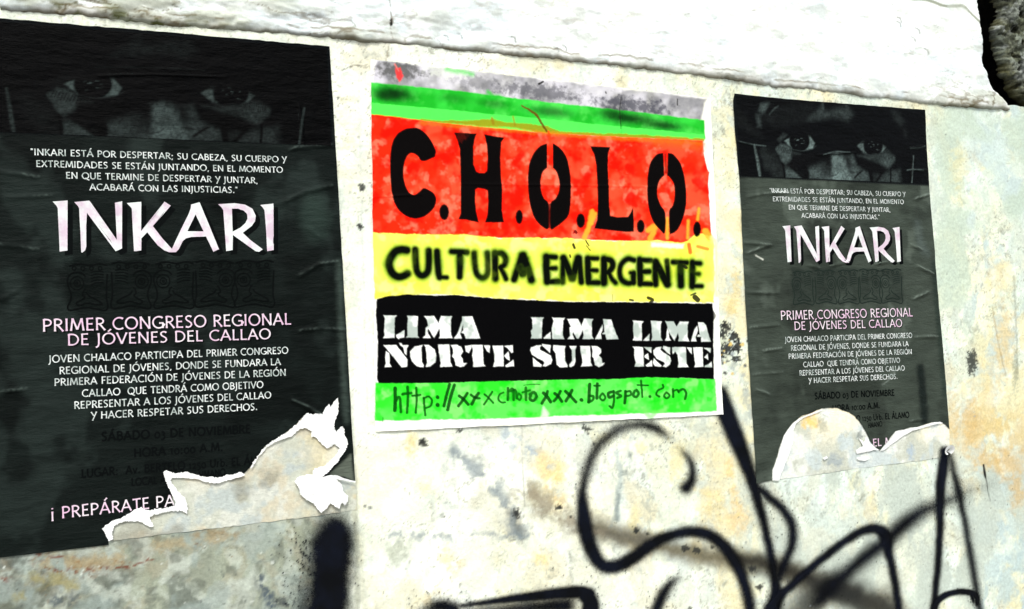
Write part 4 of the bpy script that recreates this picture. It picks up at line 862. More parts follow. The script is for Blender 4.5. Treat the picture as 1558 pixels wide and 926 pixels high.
# torn paper: what is left of the sheet's back, and its white ripped edges
def backing(name, outline, off, seed, root):
    co, fa = cdt([PP(outline)], .0034)
    me = flat_mesh(name, co, fa, lambda u, v: relief(u, v) + off + .0008 * (fbm(u, v, 45, 3, 5) - .5), M_backing, smooth=True)
    u, v = co[:, 0], co[:, 1]; px, py = Q(u, v); cv = Canvas(px, py, L(192, 196, 180))
    def lay(m, c, a): cv.C[:] = cv.C * (1 - (m * a)[:, None]) + np.asarray(c)[None] * (m * a)[:, None]
    if seed == 1:
        lay(sst(.46, .6, fbm(u, v, 18, 5, 201)), L(204, 196, 170), .8); lay(sst(.5, .62, fbm(u, v, 26, 5, 202)), L(180, 190, 186), .8)
        lay(sst(.56, .68, fbm(u, v, 40, 4, 203)), L(208, 210, 196), .8); lay(sst(.58, .7, fbm(u, v, 14, 4, 204)), L(136, 134, 118), .6)
        lay(sst(430, 500, px) * sst(.45, .6, fbm(u, v, 30, 4, 206)), L(214, 196, 140), .5)
    else:
        lay(sst(.42, .56, fbm(u, v, 14, 5, 211)), L(226, 230, 220), .9); lay(sst(.55, .68, fbm(u, v, 24, 5, 212)), L(190, 202, 200), .8)
        lay(sst(700, 630, py) * sst(.44, .6, fbm(u, v, 17, 4, 213)), L(246, 238, 206), .9)
        for x, y, rx, ry, c, a in [(1232, 640, 12, 14, (236, 196, 100), .8), (1250, 645, 8, 12, (150, 152, 130), .6), (1268, 700, 16, 10, (150, 162, 166), .7), (1308, 662, 6, 6, (100, 110, 106), .7), (1386, 688, 6, 12, (160, 180, 196), .7), (1300, 700, 10, 10, (180, 194, 196), .6), (1275, 730, 6, 20, (170, 180, 184), .5), (1300, 740, 6, 16, (180, 182, 160), .5)]:
            cv.blob(x, y, rx, ry, L(*c), a)
    cv.blob(505, 690, 20, 26, L(226, 220, 190), .5)
    set_attrs(me, cv.C); return part(name, me, root)
bl = [(156, 798), (180, 778), (212, 764), (268, 766), (262, 740), (246, 714), (300, 716), (345, 726), (385, 700), (412, 664), (450, 636), (490, 622), (512, 600), (520, 640), (528, 668), (518, 700), (500, 722), (520, 722), (541, 730), (543, 775), (470, 786), (380, 797), (300, 806), (217, 817), (165, 823)]
BKL = backing('torn_backing', rough_line(bl + [bl[0]], .8, 6, 11)[:-1], .0009, 1, LEFT)
br = [(1174, 731), (1174, 700), (1185, 662), (1205, 640), (1240, 622), (1285, 617), (1310, 628), (1330, 670), (1340, 684), (1362, 650), (1400, 638), (1432, 640), (1444, 652), (1446, 694), (1380, 703), (1300, 713), (1225, 724)]
BKR = backing('torn_backing', rough_line(br + [br[0]], .5, 6, 12)[:-1], .0009, 2, RIGHT)
def fringe(pts, root, off=.0026, amp=1.1, lift=.0028, seed=1, name='torn_edge'):
    ol = PP(rough_line(pts + [pts[0]], amp, 1.7, seed)[:-1]); co, fa = cdt([ol], .0035)
    me = flat_mesh(name, co, fa, lambda u, v: relief(u, v) + off + lift * fbm(u, v, 60, 3, seed), M_fibre, smooth=True)
    return part(name, me, root)
fr1 = zoom(*ZT, [(0, 515), (25, 470), (60, 425), (100, 370), (150, 330), (215, 290), (275, 250), (330, 205), (370, 160), (402, 128), (440, 140), (480, 130), (512, 136), (530, 95), (555, 66), (568, 88), (590, 50), (618, 22), (624, 60), (618, 130), (598, 180), (590, 225), (604, 268), (630, 235), (652, 222), (666, 250), (668, 290), (686, 325), (684, 365), (660, 410), (620, 468), (570, 520), (505, 582),
    (440, 560), (450, 520), (520, 500), (590, 440), (630, 380), (600, 350), (540, 380), (500, 340), (460, 300), (430, 300), (435, 260), (400, 235), (350, 240), (300, 290), (230, 315), (170, 335), (110, 375), (70, 425), (40, 470), (8, 520)])
fringe(fr1, BKL, seed=21)
fr2 = zoom(*ZT, [(330, 580), (400, 560), (450, 560), (510, 580), (560, 570), (610, 568), (600, 592), (640, 630), (655, 680), (685, 710), (684, 750), (665, 780), (640, 755), (628, 800), (600, 790), (565, 760), (540, 790), (500, 830), (470, 800), (440, 760), (395, 740), (350, 700), (345, 660), (310, 610)])
fringe(fr2, BKL, off=.0045, lift=.005, amp=.7, seed=22)
fringe(zoom(*ZT, [(512, 578), (560, 565), (610, 566), (660, 588), (700, 600), (740, 608), (738, 618), (700, 612), (650, 600), (610, 594), (560, 592)]), BKL, off=.005, lift=.003, amp=.3, seed=27)
fr3 = zoom(*ZB, [(740, 418), (768, 402), (800, 416), (835, 428), (880, 423), (930, 415), (975, 428), (1010, 438), (1060, 450), (1120, 454), (1180, 463), (1225, 453), (1260, 436), (1310, 438), (1350, 423), (1378, 412), (1400, 432), (1410, 440), (1370, 455), (1320, 470), (1260, 490), (1200, 505), (1130, 505), (1060, 490), (1000, 470), (900, 465), (810, 465), (800, 485), (830, 530), (870, 580), (910, 620), (930, 660), (940, 700), (935, 760), (885, 735), (845, 700), (835, 650), (818, 610), (800, 570), (775, 520), (752, 455)])
fringe(fr3, BKL, seed=23)
fr4 = zoom(*Z4, [(738, 423), (700, 434), (660, 438), (622, 446), (598, 430), (560, 448), (530, 468), (505, 480), (480, 487), (455, 503), (431, 523), (448, 545), (458, 574), (480, 566), (474, 535), (482, 510), (520, 492), (560, 490), (600, 495), (640, 516), (650, 512), (632, 475), (650, 462), (700, 452), (800, 442), (782, 425)])
fringe(fr4, BKL, seed=24)
fringe(zoom(*ZR, [(312, 885), (313, 820), (330, 775), (345, 735), (362, 665), (385, 600), (410, 560), (440, 520), (480, 490), (530, 468), (600, 440), (640, 428), (600, 452), (520, 480), (462, 520), (446, 560), (444, 620), (424, 700), (396, 770), (372, 830), (352, 885)]), BKR, amp=.3, seed=25)
fringe(zoom(*ZR, [(860, 612), (890, 640), (905, 610), (915, 612), (935, 650), (970, 680), (1000, 694), (960, 690), (900, 705), (850, 715), (840, 690), (885, 665)]), BKR, amp=.3, seed=26)
fringe(zoom(*ZR, [(1000, 694), (1020, 668), (1040, 646), (1070, 610), (1095, 575), (1115, 566), (1150, 562), (1190, 548), (1240, 544), (1290, 528), (1340, 513), (1380, 510), (1400, 520), (1340, 528), (1290, 545), (1250, 555), (1200, 570), (1165, 590), (1130, 612), (1090, 640), (1050, 670), (1015, 694)]), BKR, amp=.3, seed=28)
fringe(zoom(*ZR, [(845, 740), (900, 728), (930, 745), (900, 760), (860, 755)]), BKR, amp=.3, seed=31)
fringe(zoom(*ZR, [(630, 740), (655, 728), (662, 742), (640, 756)]), BKR, amp=.2, seed=32)

# curl of paper hanging on the spray line
def curl():
    c = np.array(P(1436.5, 684)); n = 26; k = 5; vv, ff = [], []
    for i in range(n):
        t = i / (n - 1); a = math.radians(-50 + 330 * t); r = .0105 - .003 * t
        for j in range(k):
            w = (j / (k - 1) - .5) * .011
            rr = r + w * .9
            vv.append((float(c[0] + rr * math.cos(a) * 1.15), float(-(.004 + .010 * abs(math.sin(math.pi * t)) + (j / (k - 1)) * .004)), float(c[1] + rr * math.sin(a) * .8)))
    for i in range(n - 1):
        for j in range(k - 1): q = i * k + j; ff.append((q, q + 1, q + k + 1, q + k))
    me = bpy.data.meshes.new('paper_curl'); me.from_pydata(vv, [], ff); me.materials.append(M_fibre); me.update()
    me.polygons.foreach_set('use_smooth', np.ones(len(ff), bool)); return me
part('paper_curl', curl(), RIGHT, label='small white rolled scrap at the torn right corner')

# ================================================================== THE PAINTED POSTER
CH = thing('painted_poster', 'hand painted green, red, yellow and black stencil poster between two dark posters', 'poster', ORG)
ZC = (520, 60, 2.641); ZD = (520, 350, 2.597); ZX = (580, 180, 5.445); ZO = (770, 200, 5.787); ZL = (890, 200, 5.145)
def painted():
    tl, tr, br, bl = [np.array(p, float) for p in ((563.5, 90.5), (1080, 149.5), (1098.5, 630.5), (570.5, 656.5))]
    tl, tr, br, bl = [np.array(P(*p)) for p in (tl, tr, br, bl)]
    nu, nv = 600, 560; s, t = np.meshgrid(np.linspace(0, 1, nu), np.linspace(0, 1, nv))
    W = lambda a, b, c, d: (a * (1 - s) + b * s) * (1 - t) + (d * (1 - s) + c * s) * t
    U = W(tl[0], tr[0], br[0], bl[0]); V = W(tl[1], tr[1], br[1], bl[1])
    e = np.minimum(np.minimum(s, 1 - s), np.minimum(t, 1 - t)); k = np.exp(-e / .02)
    U = U + k * .0014 * (fbm(U, V, 40, 3, 2) - .5) * 2; V = V + k * .0014 * (fbm(U, V, 40, 3, 12) - .5) * 2
    px, py = Q(U, V); cv = Canvas(px, py, L(246, 246, 240)); X, Y = cv.X, cv.Y
    def lay(m, c, a=1): cv.C[:] = cv.C * (1 - (m * a)[:, None]) + np.asarray(c)[None] * (m * a)[:, None]
    u, v = U.ravel(), V.ravel()
    nz = lambda f, sd, o=4: fbm(X, Y, f, o, sd)
    lay(sst(.45, .62, nz(.02, 1)), L(250, 250, 224), .5)
    # grey spray at the top, green over it
    gm, gi = None, None
    idx, gm = cv.polymask([(572, 91), (1074, 150), (1066, 186), (566, 128)], 2.5, 3, .05)
    n = nz(.028, 2)[idx]; n2 = nz(.09, 3)[idx]
    gray = (L(206, 204, 212)[None] * (1 - sst(.30, .72, n))[:, None] + L(112, 112, 118)[None] * sst(.30, .72, n)[:, None])
    cv.mix(idx, gm * (.65 + .35 * n2), gray)
    cv.blob(608, 108, 36, 12, L(84, 84, 82), .8, .1); cv.blob(820, 140, 64, 13, L(92, 92, 98), .8, .12); cv.blob(960, 160, 54, 13, L(74, 74, 84), .85, .12); cv.blob(730, 128, 40, 10, L(120, 120, 124), .6, .12); cv.blob(680, 108, 34, 10, L(232, 238, 222), .5, .1)
    lay(np.zeros_like(X), L(0))
    G = [(563.5, 126.3), (620, 131), (700, 139), (834, 156), (900, 163), (1000, 174), (1071, 183), (1072, 212), (834, 203), (672, 188), (562, 175)]
    cv.poly(G, L(52, 205, 62), 1.2, 1, 1.2, .12)
    idx, gm = cv.polymask(G, 2); cv.mix(idx, gm * sst(.36, .68, nz(.03, 5, 3)[idx]) * .8, L(20, 170, 30)); cv.mix(idx, gm * sst(.45, .75, nz(.05, 6, 3)[idx]) * .6, L(90, 226, 90))
    for x, y, rx, ry, a in [(600, 143, 34, 13, .97), (585, 146, 20, 10, .8), (835, 170, 40, 9, .7), (750, 158, 26, 7, .5), (955, 180, 46, 11, .95), (1010, 191, 34, 9, .9), (930, 172, 20, 9, .7), (690, 150, 26, 8, .4)]:
        cv.blob(x, y, rx, ry, L(6, 44, 10), a, .11, .15, hard=.9)
    LG = [(564, 156.6), (672, 166), (760, 175), (834, 181.5), (930, 191), (1012, 199), (1071, 205), (1071, 213), (834, 203), (672, 188), (562, 175.5)]
    cv.poly(LG, L(84, 240, 86), .9, 1, .8, .15); 
    cv.stroke([(680, 106), (700, 109), (718, 113)], 6, L(96, 214, 96), 4, .8, wob=2); cv.stroke([(742, 141), (748, 146), (760, 148)], 6, L(40, 190, 50), 3, .8, wob=2)
    # olive line between green and red
    cv.stroke([(560, 175, 2.5), (640, 183, 3), (700, 186, 5), (745, 187, 11), (770, 189, 7), (800, 193, 9), (834, 199, 12), (860, 203, 5), (950, 207, 6), (1068, 214, 6)], 5, L(150, 150, 20), 1.4, .95, wob=2, wf=.12)
    cv.stroke([(748, 180), (750, 188)], 4, L(150, 120, 20), 1.5, .8); cv.stroke([(780, 178), (783, 190)], 3, L(150, 120, 20), 1.5, .7)
    # red field
    RD = [(556, 173.5), (600, 178), (672, 187.5), (760, 196), (834, 203), (950, 209), (1068, 214), (1071, 240), (1075, 258), (1078, 263), (1076, 275), (1078, 325), (1081, 358), (1075, 372), (1069, 380), (1040, 376), (1000, 372), (960, 367), (900, 365), (834, 363), (760, 362), (700, 359), (620, 360), (565, 357), (562, 300), (558, 230)]
    cv.poly(RD, L(252, 40, 12), 1.0, 1, 1.0, .15)
    idx, rm = cv.polymask(RD, 1.2)
    cv.mix(idx, rm * sst(.38, .72, nz(.04, 7, 3)[idx]) * .6, L(255, 92, 58)); cv.mix(idx, rm * sst(.50, .78, nz(.07, 8, 3)[idx]) * .6, L(255, 136, 104)); cv.mix(idx, rm * sst(.46, .74, nz(.05, 9, 3)[idx]) * .9, L(248, 16, 2))
    cv.stroke([(640, 187), (760, 197), (900, 208), (1068, 218)], 5, L(240, 120, 20), 3, .55, wob=2)
    cv.stroke([(1000, 216), (1066, 222)], 14, L(226, 90, 20), 6, .5, wob=2)
    # yellow field
    YL = [(565, 354), (620, 357), (700, 357), (760, 362), (834, 362), (880, 364), (930, 367), (1000, 366), (1040, 370), (1060, 356), (1076, 358), (1084, 366), (1086, 460), (866, 458), (751, 453), (693, 448), (616, 448), (570, 455), (566, 400)]
    cv.poly(YL, L(248, 246, 100), 1.2, 1, 2.0, .12)
    idx, ym = cv.polymask(YL, 2)
    cv.mix(idx, ym * sst(.40, .72, nz(.03, 10, 3)[idx]) * .7, L(248, 238, 70)); cv.mix(idx, ym * sst(.50, .75, nz(.05, 11, 3)[idx]) * .7, L(252, 250, 150))
    for q, w_ in (([(900, 322), (895, 345), (888, 362)], 7), ([(905, 325), (899, 340)], 5), ([(985, 350), (995, 345), (988, 364)], 8), ([(1014, 333), (1014, 362)], 5), ([(1062, 318), (1060, 334)], 4.5), ([(1046, 336), (1045, 362)], 4), ([(1072, 352), (1078, 362)], 10)):
        cv.stroke(q, w_, L(250, 176, 50), 2, .85, wob=1)
    cv.stroke([(1047, 372), (1049, 384)], 6, L(250, 90, 30), 1.5, .9); cv.stroke([(1060, 375), (1075, 379)], 5, L(250, 110, 30), 1.5, .8)
    cv.poly([(990, 369), (1040, 371), (1038, 378), (990, 376)], L(255, 253, 236), 2, .8, 1)
    # C . H . O . L . O .
    blk = L(6, 4, 4)
    def q(z, pts, soft=1.0, c=None, a=1): cv.poly(zoom(*z, pts), blk if c is None else c, soft, a, .35, .2)
    q(ZX, [tuple(map(float, p)) for p in catmull([(445, 312), (450, 270), (420, 200), (370, 130), (310, 85), (255, 78), (180, 95), (110, 155), (76, 260), (70, 400), (76, 560), (95, 670), (140, 760), (210, 815), (290, 832), (360, 810), (425, 755), (452, 690), (445, 640), (410, 605), (350, 578), (310, 610), (265, 635), (220, 605), (190, 530), (180, 450), (190, 370), (215, 310), (250, 290), (295, 310), (325, 350), (370, 352), (445, 318)], 4)])
    q(ZX, [(600, 118), (690, 122), (788, 126), (775, 160), (762, 230), (762, 380), (785, 440), (810, 452), (850, 452), (872, 435), (878, 330), (872, 220), (850, 130), (930, 148), (1018, 160), (992, 200), (985, 330), (990, 480), (1000, 600), (996, 760), (1015, 862), (930, 864), (856, 862), (875, 800), (882, 700), (878, 600), (850, 585), (800, 578), (778, 590), (776, 700), (785, 780), (805, 864), (740, 850), (700, 840), (635, 838), (655, 790), (655, 600), (655, 420), (650, 260), (625, 170)])
    cv.blob(700, 207, 10, 8, L(90, 14, 6), .5)
    def dot(z, x, y, rx, ry, c=None): q(z, [(x + rx * math.cos(t), y + ry * math.sin(t)) for t in np.linspace(0, 6.283, 13)[:-1]], 1.4, c)
    dot(ZX, 518, 778, 42, 68); dot(ZO, 112, 752, 33, 64); dot(ZO, 652, 786, 40, 66); dot(ZL, 430, 742, 32, 54); dot(ZL, 870, 765, 32, 62)
    q(ZO, catmull([(358, 105), (300, 125), (240, 190), (202, 280), (188, 400), (192, 540), (210, 660), (250, 770), (310, 835), (372, 850), (372, 640), (330, 590), (305, 520), (300, 440), (318, 360), (358, 318)], 3))
    q(ZO, catmull([(407, 105), (460, 135), (520, 210), (550, 310), (566, 430), (565, 600), (550, 730), (490, 800), (430, 845), (384, 852), (384, 640), (430, 590), (460, 520), (462, 440), (440, 360), (407, 320)], 3))
    q(ZO, [(370, 636), (386, 636), (386, 850), (370, 850)], 1.2, L(60, 8, 4), .8)
    q(ZL, [(38, 115), (110, 118), (196, 122), (180, 170), (176, 300), (184, 440), (186, 560), (194, 660), (250, 672), (330, 668), (350, 640), (372, 592), (378, 700), (376, 785), (320, 788), (200, 775), (68, 760), (90, 690), (96, 560), (92, 400), (84, 260), (70, 180)])
    q(ZL, catmull([(610, 168), (560, 178), (510, 240), (488, 330), (484, 470), (496, 610), (530, 710), (580, 770), (620, 796), (624, 640), (590, 580), (566, 510), (566, 430), (590, 370), (618, 345)], 3))
    q(ZL, catmull([(645, 168), (690, 180), (745, 250), (775, 350), (788, 480), (782, 600), (750, 710), (710, 780), (665, 803), (655, 790), (652, 625), (680, 580), (696, 500), (690, 410), (660, 360), (640, 345)], 3))
    q(ZL, [(618, 170), (632, 170), (640, 330), (622, 330)], 1.2, L(90, 20, 14), .7)
    cv.stroke([(793, 161, 2.4), (806, 169, 3), (815, 175, 4), (822, 186, 4), (832, 200, 2.5)], 3, L(100, 60, 10), 1, .9, wob=1)
    cv.stroke([(834, 200), (836, 214)], 3, L(250, 60, 20), 1, .8)
    cv.poly([(601, 104), (608, 103), (613, 116), (608, 125), (602, 118)], L(246, 60, 60), 1.5, .95, 1.5, .2); cv.stroke([(600, 98), (606, 108)], 2, L(250, 120, 110), 1.5, .8)
    # CULTURA EMERGENTE: soft sprayed strokes with an olive halo
    ZU, ZE = (570, 365, 5.992), (820, 375, 5.992)
    words = [(ZU, [(290, 95), (240, 88), (180, 110), (135, 180), (130, 240), (160, 305), (210, 335), (260, 328), (295, 308)], 52), (ZU, [(365, 90), (372, 200), (385, 290), (430, 325), (480, 290), (492, 200), (490, 100)], 46),
        (ZU, [(565, 105), (570, 200), (580, 300), (590, 340)], 46), (ZU, [(580, 338), (655, 342)], 34), (ZU, [(700, 105), (840, 112)], 40), (ZU, [(775, 120), (775, 230), (772, 335)], 46),
        (ZU, [(905, 120), (912, 220), (930, 310), (980, 345), (1025, 310), (1030, 220), (1025, 120)], 40), (ZU, [(1095, 120), (1095, 230), (1098, 350)], 48), (ZU, [(1110, 120), (1160, 125), (1190, 170), (1180, 225), (1140, 250)], 40), (ZU, [(1140, 250), (1170, 300), (1195, 355)], 36),
        (ZU, [(1340, 140), (1305, 250), (1268, 360)], 46), (ZU, [(1350, 140), (1390, 250), (1425, 365)], 50), (ZU, [(1330, 240), (1350, 300), (1360, 180)], 60),
        (ZE, [(62, 95), (62, 200), (70, 320)], 50), (ZE, [(62, 92), (145, 98)], 38), (ZE, [(70, 200), (145, 198)], 34), (ZE, [(70, 322), (175, 318)], 40),
        (ZE, [(215, 100), (212, 220), (210, 325)], 38), (ZE, [(215, 105), (255, 190), (295, 290)], 50), (ZE, [(350, 105), (325, 200), (300, 290)], 50), (ZE, [(362, 105), (370, 220), (380, 325)], 42),
        (ZE, [(438, 110), (440, 220), (445, 325)], 46), (ZE, [(440, 108), (525, 110)], 36), (ZE, [(445, 215), (520, 218)], 34), (ZE, [(445, 328), (540, 330)], 38),
        (ZE, [(585, 115), (588, 220), (585, 330)], 50), (ZE, [(590, 115), (650, 130), (665, 180), (630, 230), (600, 235)], 44), (ZE, [(630, 235), (655, 290), (690, 330)], 34),
        (ZE, [(860, 125), (800, 115), (745, 160), (728, 230), (745, 300), (800, 335), (860, 325)], 38), (ZE, [(855, 330), (855, 245)], 42), (ZE, [(855, 245), (830, 240)], 30),
        (ZE, [(912, 120), (915, 220), (918, 340)], 46), (ZE, [(915, 122), (1015, 128)], 38), (ZE, [(930, 230), (1000, 228)], 38), (ZE, [(918, 338), (1020, 342)], 38),
        (ZE, [(1055, 135), (1055, 240), (1058, 345)], 44), (ZE, [(1055, 140), (1110, 240), (1165, 345)], 52), (ZE, [(1160, 130), (1168, 240), (1172, 345)], 36),
        (ZE, [(1215, 142), (1340, 148)], 38), (ZE, [(1285, 150), (1285, 250), (1288, 355)], 46), (ZE, [(1392, 145), (1392, 250), (1390, 365)], 44), (ZE, [(1395, 150), (1460, 155)], 36), (ZE, [(1395, 245), (1450, 250)], 30), (ZE, [(1395, 360), (1475, 362)], 34)]
    halo = np.zeros(len(X)); core = np.zeros(len(X)); alli = cv.sel(566, 360, 1084, 456)
    for z, pts, w_ in words:
        pp = zoom(*z, pts)
        _, a = cv.strokemask(pp, w_ / 5.992 * 1.38, 2.4, idx=alli); core[alli] = np.maximum(core[alli], a)
        _, a = cv.strokemask(pp, w_ / 5.992 * 1.9, 12, idx=alli); halo[alli] = np.maximum(halo[alli], a)
    halo *= .75 + 1.1 * nz(.04, 14); lay(np.clip(halo * .95, 0, 1), L(120, 186, 14), .9); lay(np.clip(halo - .5, 0, 1) * .9, L(20, 50, 4)); lay(core * (1 - .12 * sst(.55, .7, nz(.03, 15))), L(4, 9, 3))
    # black band
    BK = [(572, 455), (585, 451), (616, 447.5), (660, 449.5), (693, 448.5), (751, 453.5), (800, 456), (866, 459), (960, 459.5), (1000, 460), (1050, 461), (1083, 461.5), (1084, 472), (1088, 480), (1084, 490), (1085, 577), (1040, 575), (982, 574), (920, 577), (866, 577), (800, 579), (751, 580), (680, 582), (620, 583), (576, 583), (573, 575), (574, 520), (571, 480)]
    cv.poly([(574, 578), (1086, 570), (1088, 590), (572, 596)], L(250, 250, 244), 1.2, 1)
    GR = [(571, 582), (751, 579), (982, 572.5), (1087, 576), (1089, 625), (1040, 627), (982, 628), (920, 631), (866, 632), (800, 635), (751, 637), (660, 638), (620, 639), (569, 640)]
    cv.poly(GR, L(92, 240, 84), 1.4, 1, 1.5, .12)
    idx, gm = cv.polymask(GR, 2)
    cv.mix(idx, gm * sst(.40, .68, nz(.035, 20, 3)[idx]) * .9, L(40, 224, 34)); cv.mix(idx, gm * sst(.5, .74, nz(.05, 21, 3)[idx]) * .8, L(136, 244, 116)); cv.mix(idx, gm * sst(.5, .75, nz(.07, 22, 3)[idx]) * .7, L(18, 208, 20))
    cv.stroke([(980, 625), (988, 633), (995, 628)], 8, L(110, 236, 90), 3, .7, wob=1); cv.poly([(826, 618), (834, 630), (832, 634), (822, 634)], L(226, 255, 216), 3, .8, 1)
    cv.poly(BK, L(3, 3, 4), .8, 1, .8, .15)
    # LIMA NORTE / LIMA SUR / LIMA ESTE
    wh = L(244, 246, 240)
    Z1, Z2, Z3 = (570, 465, 7.082), (795, 465, 8.82), (945, 465, 8.82)
    ST = [(Z1, [(92, 104), (235, 106), (210, 130), (210, 345), (88, 347), (104, 320), (100, 250), (106, 140)]), (Z1, [(228, 318), (318, 262), (312, 340), (270, 345), (255, 358), (232, 340)]),
      (Z1, [(348, 108), (462, 112), (456, 220), (458, 320), (474, 342), (332, 342), (352, 320), (348, 240), (356, 140)]),
      (Z1, [(530, 114), (638, 110), (685, 188), (712, 110), (830, 114), (816, 150), (818, 310), (836, 348), (690, 348), (704, 320), (696, 240), (636, 346), (580, 250), (568, 260), (570, 300), (600, 348), (516, 348), (545, 315), (548, 240), (574, 215), (560, 150)]),
      (Z1, [(940, 118), (1050, 114), (1134, 352), (978, 352), (962, 300), (930, 290), (954, 260), (948, 200), (918, 300), (936, 350), (852, 352), (890, 300), (940, 160)]),
      (Z1, [(92, 424), (228, 424), (350, 580), (344, 656), (288, 660)]), (Z1, [(262, 400), (285, 404), (300, 424), (360, 426), (340, 460), (338, 530), (318, 510), (308, 450), (275, 425)]), (Z1, [(120, 490), (150, 510), (158, 560), (156, 620), (176, 654), (106, 660), (120, 620), (112, 560)]),
      (Z1, [(512, 424), (500, 450), (505, 600), (524, 640), (520, 662), (450, 650), (400, 600), (382, 540), (380, 490), (430, 440)]), (Z1, [(530, 424), (580, 424), (640, 470), (662, 540), (650, 610), (600, 650), (548, 658), (562, 610), (556, 520), (546, 450)]),
      (Z1, [(682, 420), (800, 418), (806, 480), (814, 610), (836, 652), (702, 658), (712, 620), (690, 500)]), (Z1, [(816, 424), (880, 422), (930, 440), (948, 490), (920, 540), (944, 570), (952, 620), (990, 618), (960, 650), (920, 660), (870, 640), (856, 570), (832, 545), (846, 510), (836, 450)]),
      (Z1, [(972, 432), (1042, 426), (1040, 450), (1008, 508), (980, 490)]), (Z1, [(1042, 424), (1160, 424), (1164, 540), (1170, 630), (1190, 650), (1056, 656), (1064, 620), (1048, 540), (1056, 480)]), (Z1, [(1176, 430), (1240, 428), (1234, 506), (1210, 490)]),
      (Z1, [(1266, 432), (1380, 430), (1384, 560), (1386, 650), (1274, 656), (1290, 600), (1284, 500)]), (Z1, [(1392, 434), (1484, 424), (1486, 500), (1468, 508), (1430, 455)]), (Z1, [(1440, 494), (1452, 590), (1420, 570), (1394, 540)]), (Z1, [(1490, 582), (1496, 648), (1412, 660), (1406, 645)]),
      (Z2, [(104, 156), (274, 158), (256, 190), (252, 300), (250, 438), (106, 440), (118, 400), (108, 340), (128, 300), (124, 190)]), (Z2, [(274, 432), (366, 352), (368, 440), (280, 440)]),
      (Z2, [(386, 160), (560, 166), (534, 200), (530, 400), (552, 448), (392, 444), (384, 300), (410, 200)]),
      (Z2, [(594, 180), (732, 176), (782, 272), (816, 174), (936, 178), (916, 210), (920, 400), (942, 444), (796, 446), (812, 400), (800, 330), (742, 440), (720, 440), (672, 350), (662, 380), (688, 446), (600, 446), (632, 400), (622, 290), (640, 280)]),
      (Z2, [(1070, 182), (1180, 188), (1210, 290), (1274, 448), (1116, 452), (1100, 384), (1060, 380), (1090, 350), (1082, 260)]), (Z2, [(1062, 252), (1068, 300), (1040, 380), (1050, 444), (966, 446), (1000, 380)]),
      (Z2, [(250, 530), (220, 560), (230, 590), (300, 630), (370, 670), (392, 730), (370, 780), (300, 812), (262, 808), (290, 770), (270, 735), (190, 700), (120, 650), (98, 600), (110, 560), (180, 535)]), (Z2, [(256, 512), (310, 524), (368, 530), (360, 634), (330, 600), (262, 540)]), (Z2, [(132, 696), (180, 740), (250, 790), (240, 815), (140, 812)]),
      (Z2, [(408, 530), (570, 540), (556, 580), (560, 740), (596, 800), (590, 822), (490, 824), (450, 790), (436, 640), (404, 590)]), (Z2, [(618, 542), (716, 540), (696, 590), (698, 740), (680, 800), (640, 824), (618, 815), (620, 790), (656, 740), (654, 600)]),
      (Z2, [(764, 540), (894, 540), (900, 640), (904, 760), (922, 806), (776, 812), (796, 770), (788, 700), (772, 620)]), (Z2, [(916, 542), (990, 542), (1040, 580), (1040, 630), (1010, 665), (1048, 710), (1056, 770), (1086, 768), (1060, 800), (1010, 824), (960, 790), (944, 700), (926, 680), (932, 610)]),
      (Z3, [(142, 200), (290, 208), (264, 240), (266, 466), (144, 464), (160, 430), (148, 300), (156, 230)]), (Z3, [(288, 466), (370, 380), (368, 468)]),
      (Z3, [(388, 202), (536, 210), (518, 250), (518, 420), (544, 466), (394, 466), (408, 430), (398, 260)]),
      (Z3, [(582, 208), (690, 210), (732, 280), (780, 212), (896, 216), (878, 260), (880, 420), (900, 476), (756, 474), (766, 430), (752, 360), (706, 468), (640, 370), (612, 290), (600, 240)]), (Z3, [(612, 300), (628, 360), (630, 420), (656, 466), (578, 466), (598, 430), (600, 350)]),
      (Z3, [(1020, 224), (1090, 226), (1125, 260), (1160, 380), (1190, 480), (1066, 482), (1062, 420), (1012, 414), (1020, 390), (1048, 390), (1030, 300)]), (Z3, [(1010, 270), (1018, 330), (990, 420), (1002, 476), (928, 474), (950, 400), (975, 310)]),
      (Z3, [(146, 548), (284, 556), (290, 700), (292, 814), (170, 816), (186, 760), (164, 660), (170, 580)]), (Z3, [(300, 554), (396, 558), (390, 634), (350, 600)]), (Z3, [(350, 640), (362, 726), (304, 690), (306, 670)]), (Z3, [(400, 730), (408, 812), (330, 814), (318, 796), (370, 760)]),
      (Z3, [(530, 552), (515, 590), (560, 630), (640, 680), (660, 740), (640, 790), (590, 824), (550, 812), (580, 780), (560, 750), (470, 710), (424, 650), (420, 600), (460, 560)]), (Z3, [(560, 540), (645, 560), (644, 650), (610, 630), (546, 570)]), (Z3, [(430, 705), (460, 740), (532, 800), (524, 816), (440, 808), (414, 760)]),
      (Z3, [(672, 560), (720, 552), (854, 556), (862, 700), (866, 780), (890, 820), (750, 824), (758, 780), (748, 660), (718, 610), (684, 648)]), (Z3, [(872, 560), (936, 562), (936, 646), (910, 620)]),
      (Z3, [(958, 560), (1080, 558), (1084, 690), (1088, 816), (972, 822), (986, 780), (970, 690)]), (Z3, [(1098, 564), (1190, 570), (1188, 632), (1150, 600)]), (Z3, [(1150, 644), (1158, 724), (1104, 690)]), (Z3, [(1198, 750), (1206, 824), (1110, 822), (1112, 805), (1160, 785)])]
    for z, pts in ST:
        idx, mm = cv.polymask(zoom(*z, pts), .75, .5, .25)
        n = fbm(X[idx], Y[idx], .06, 3, 40) + (.10 if z is not Z1 else -.06) + (.08 if pts[0][1] < 300 else -.08)
        cv.mix(idx, mm, wh[None] * (1 - sst(.42, .80, n) * .72)[:, None] + L(150, 172, 158)[None] * (sst(.42, .80, n) * .6)[:, None])
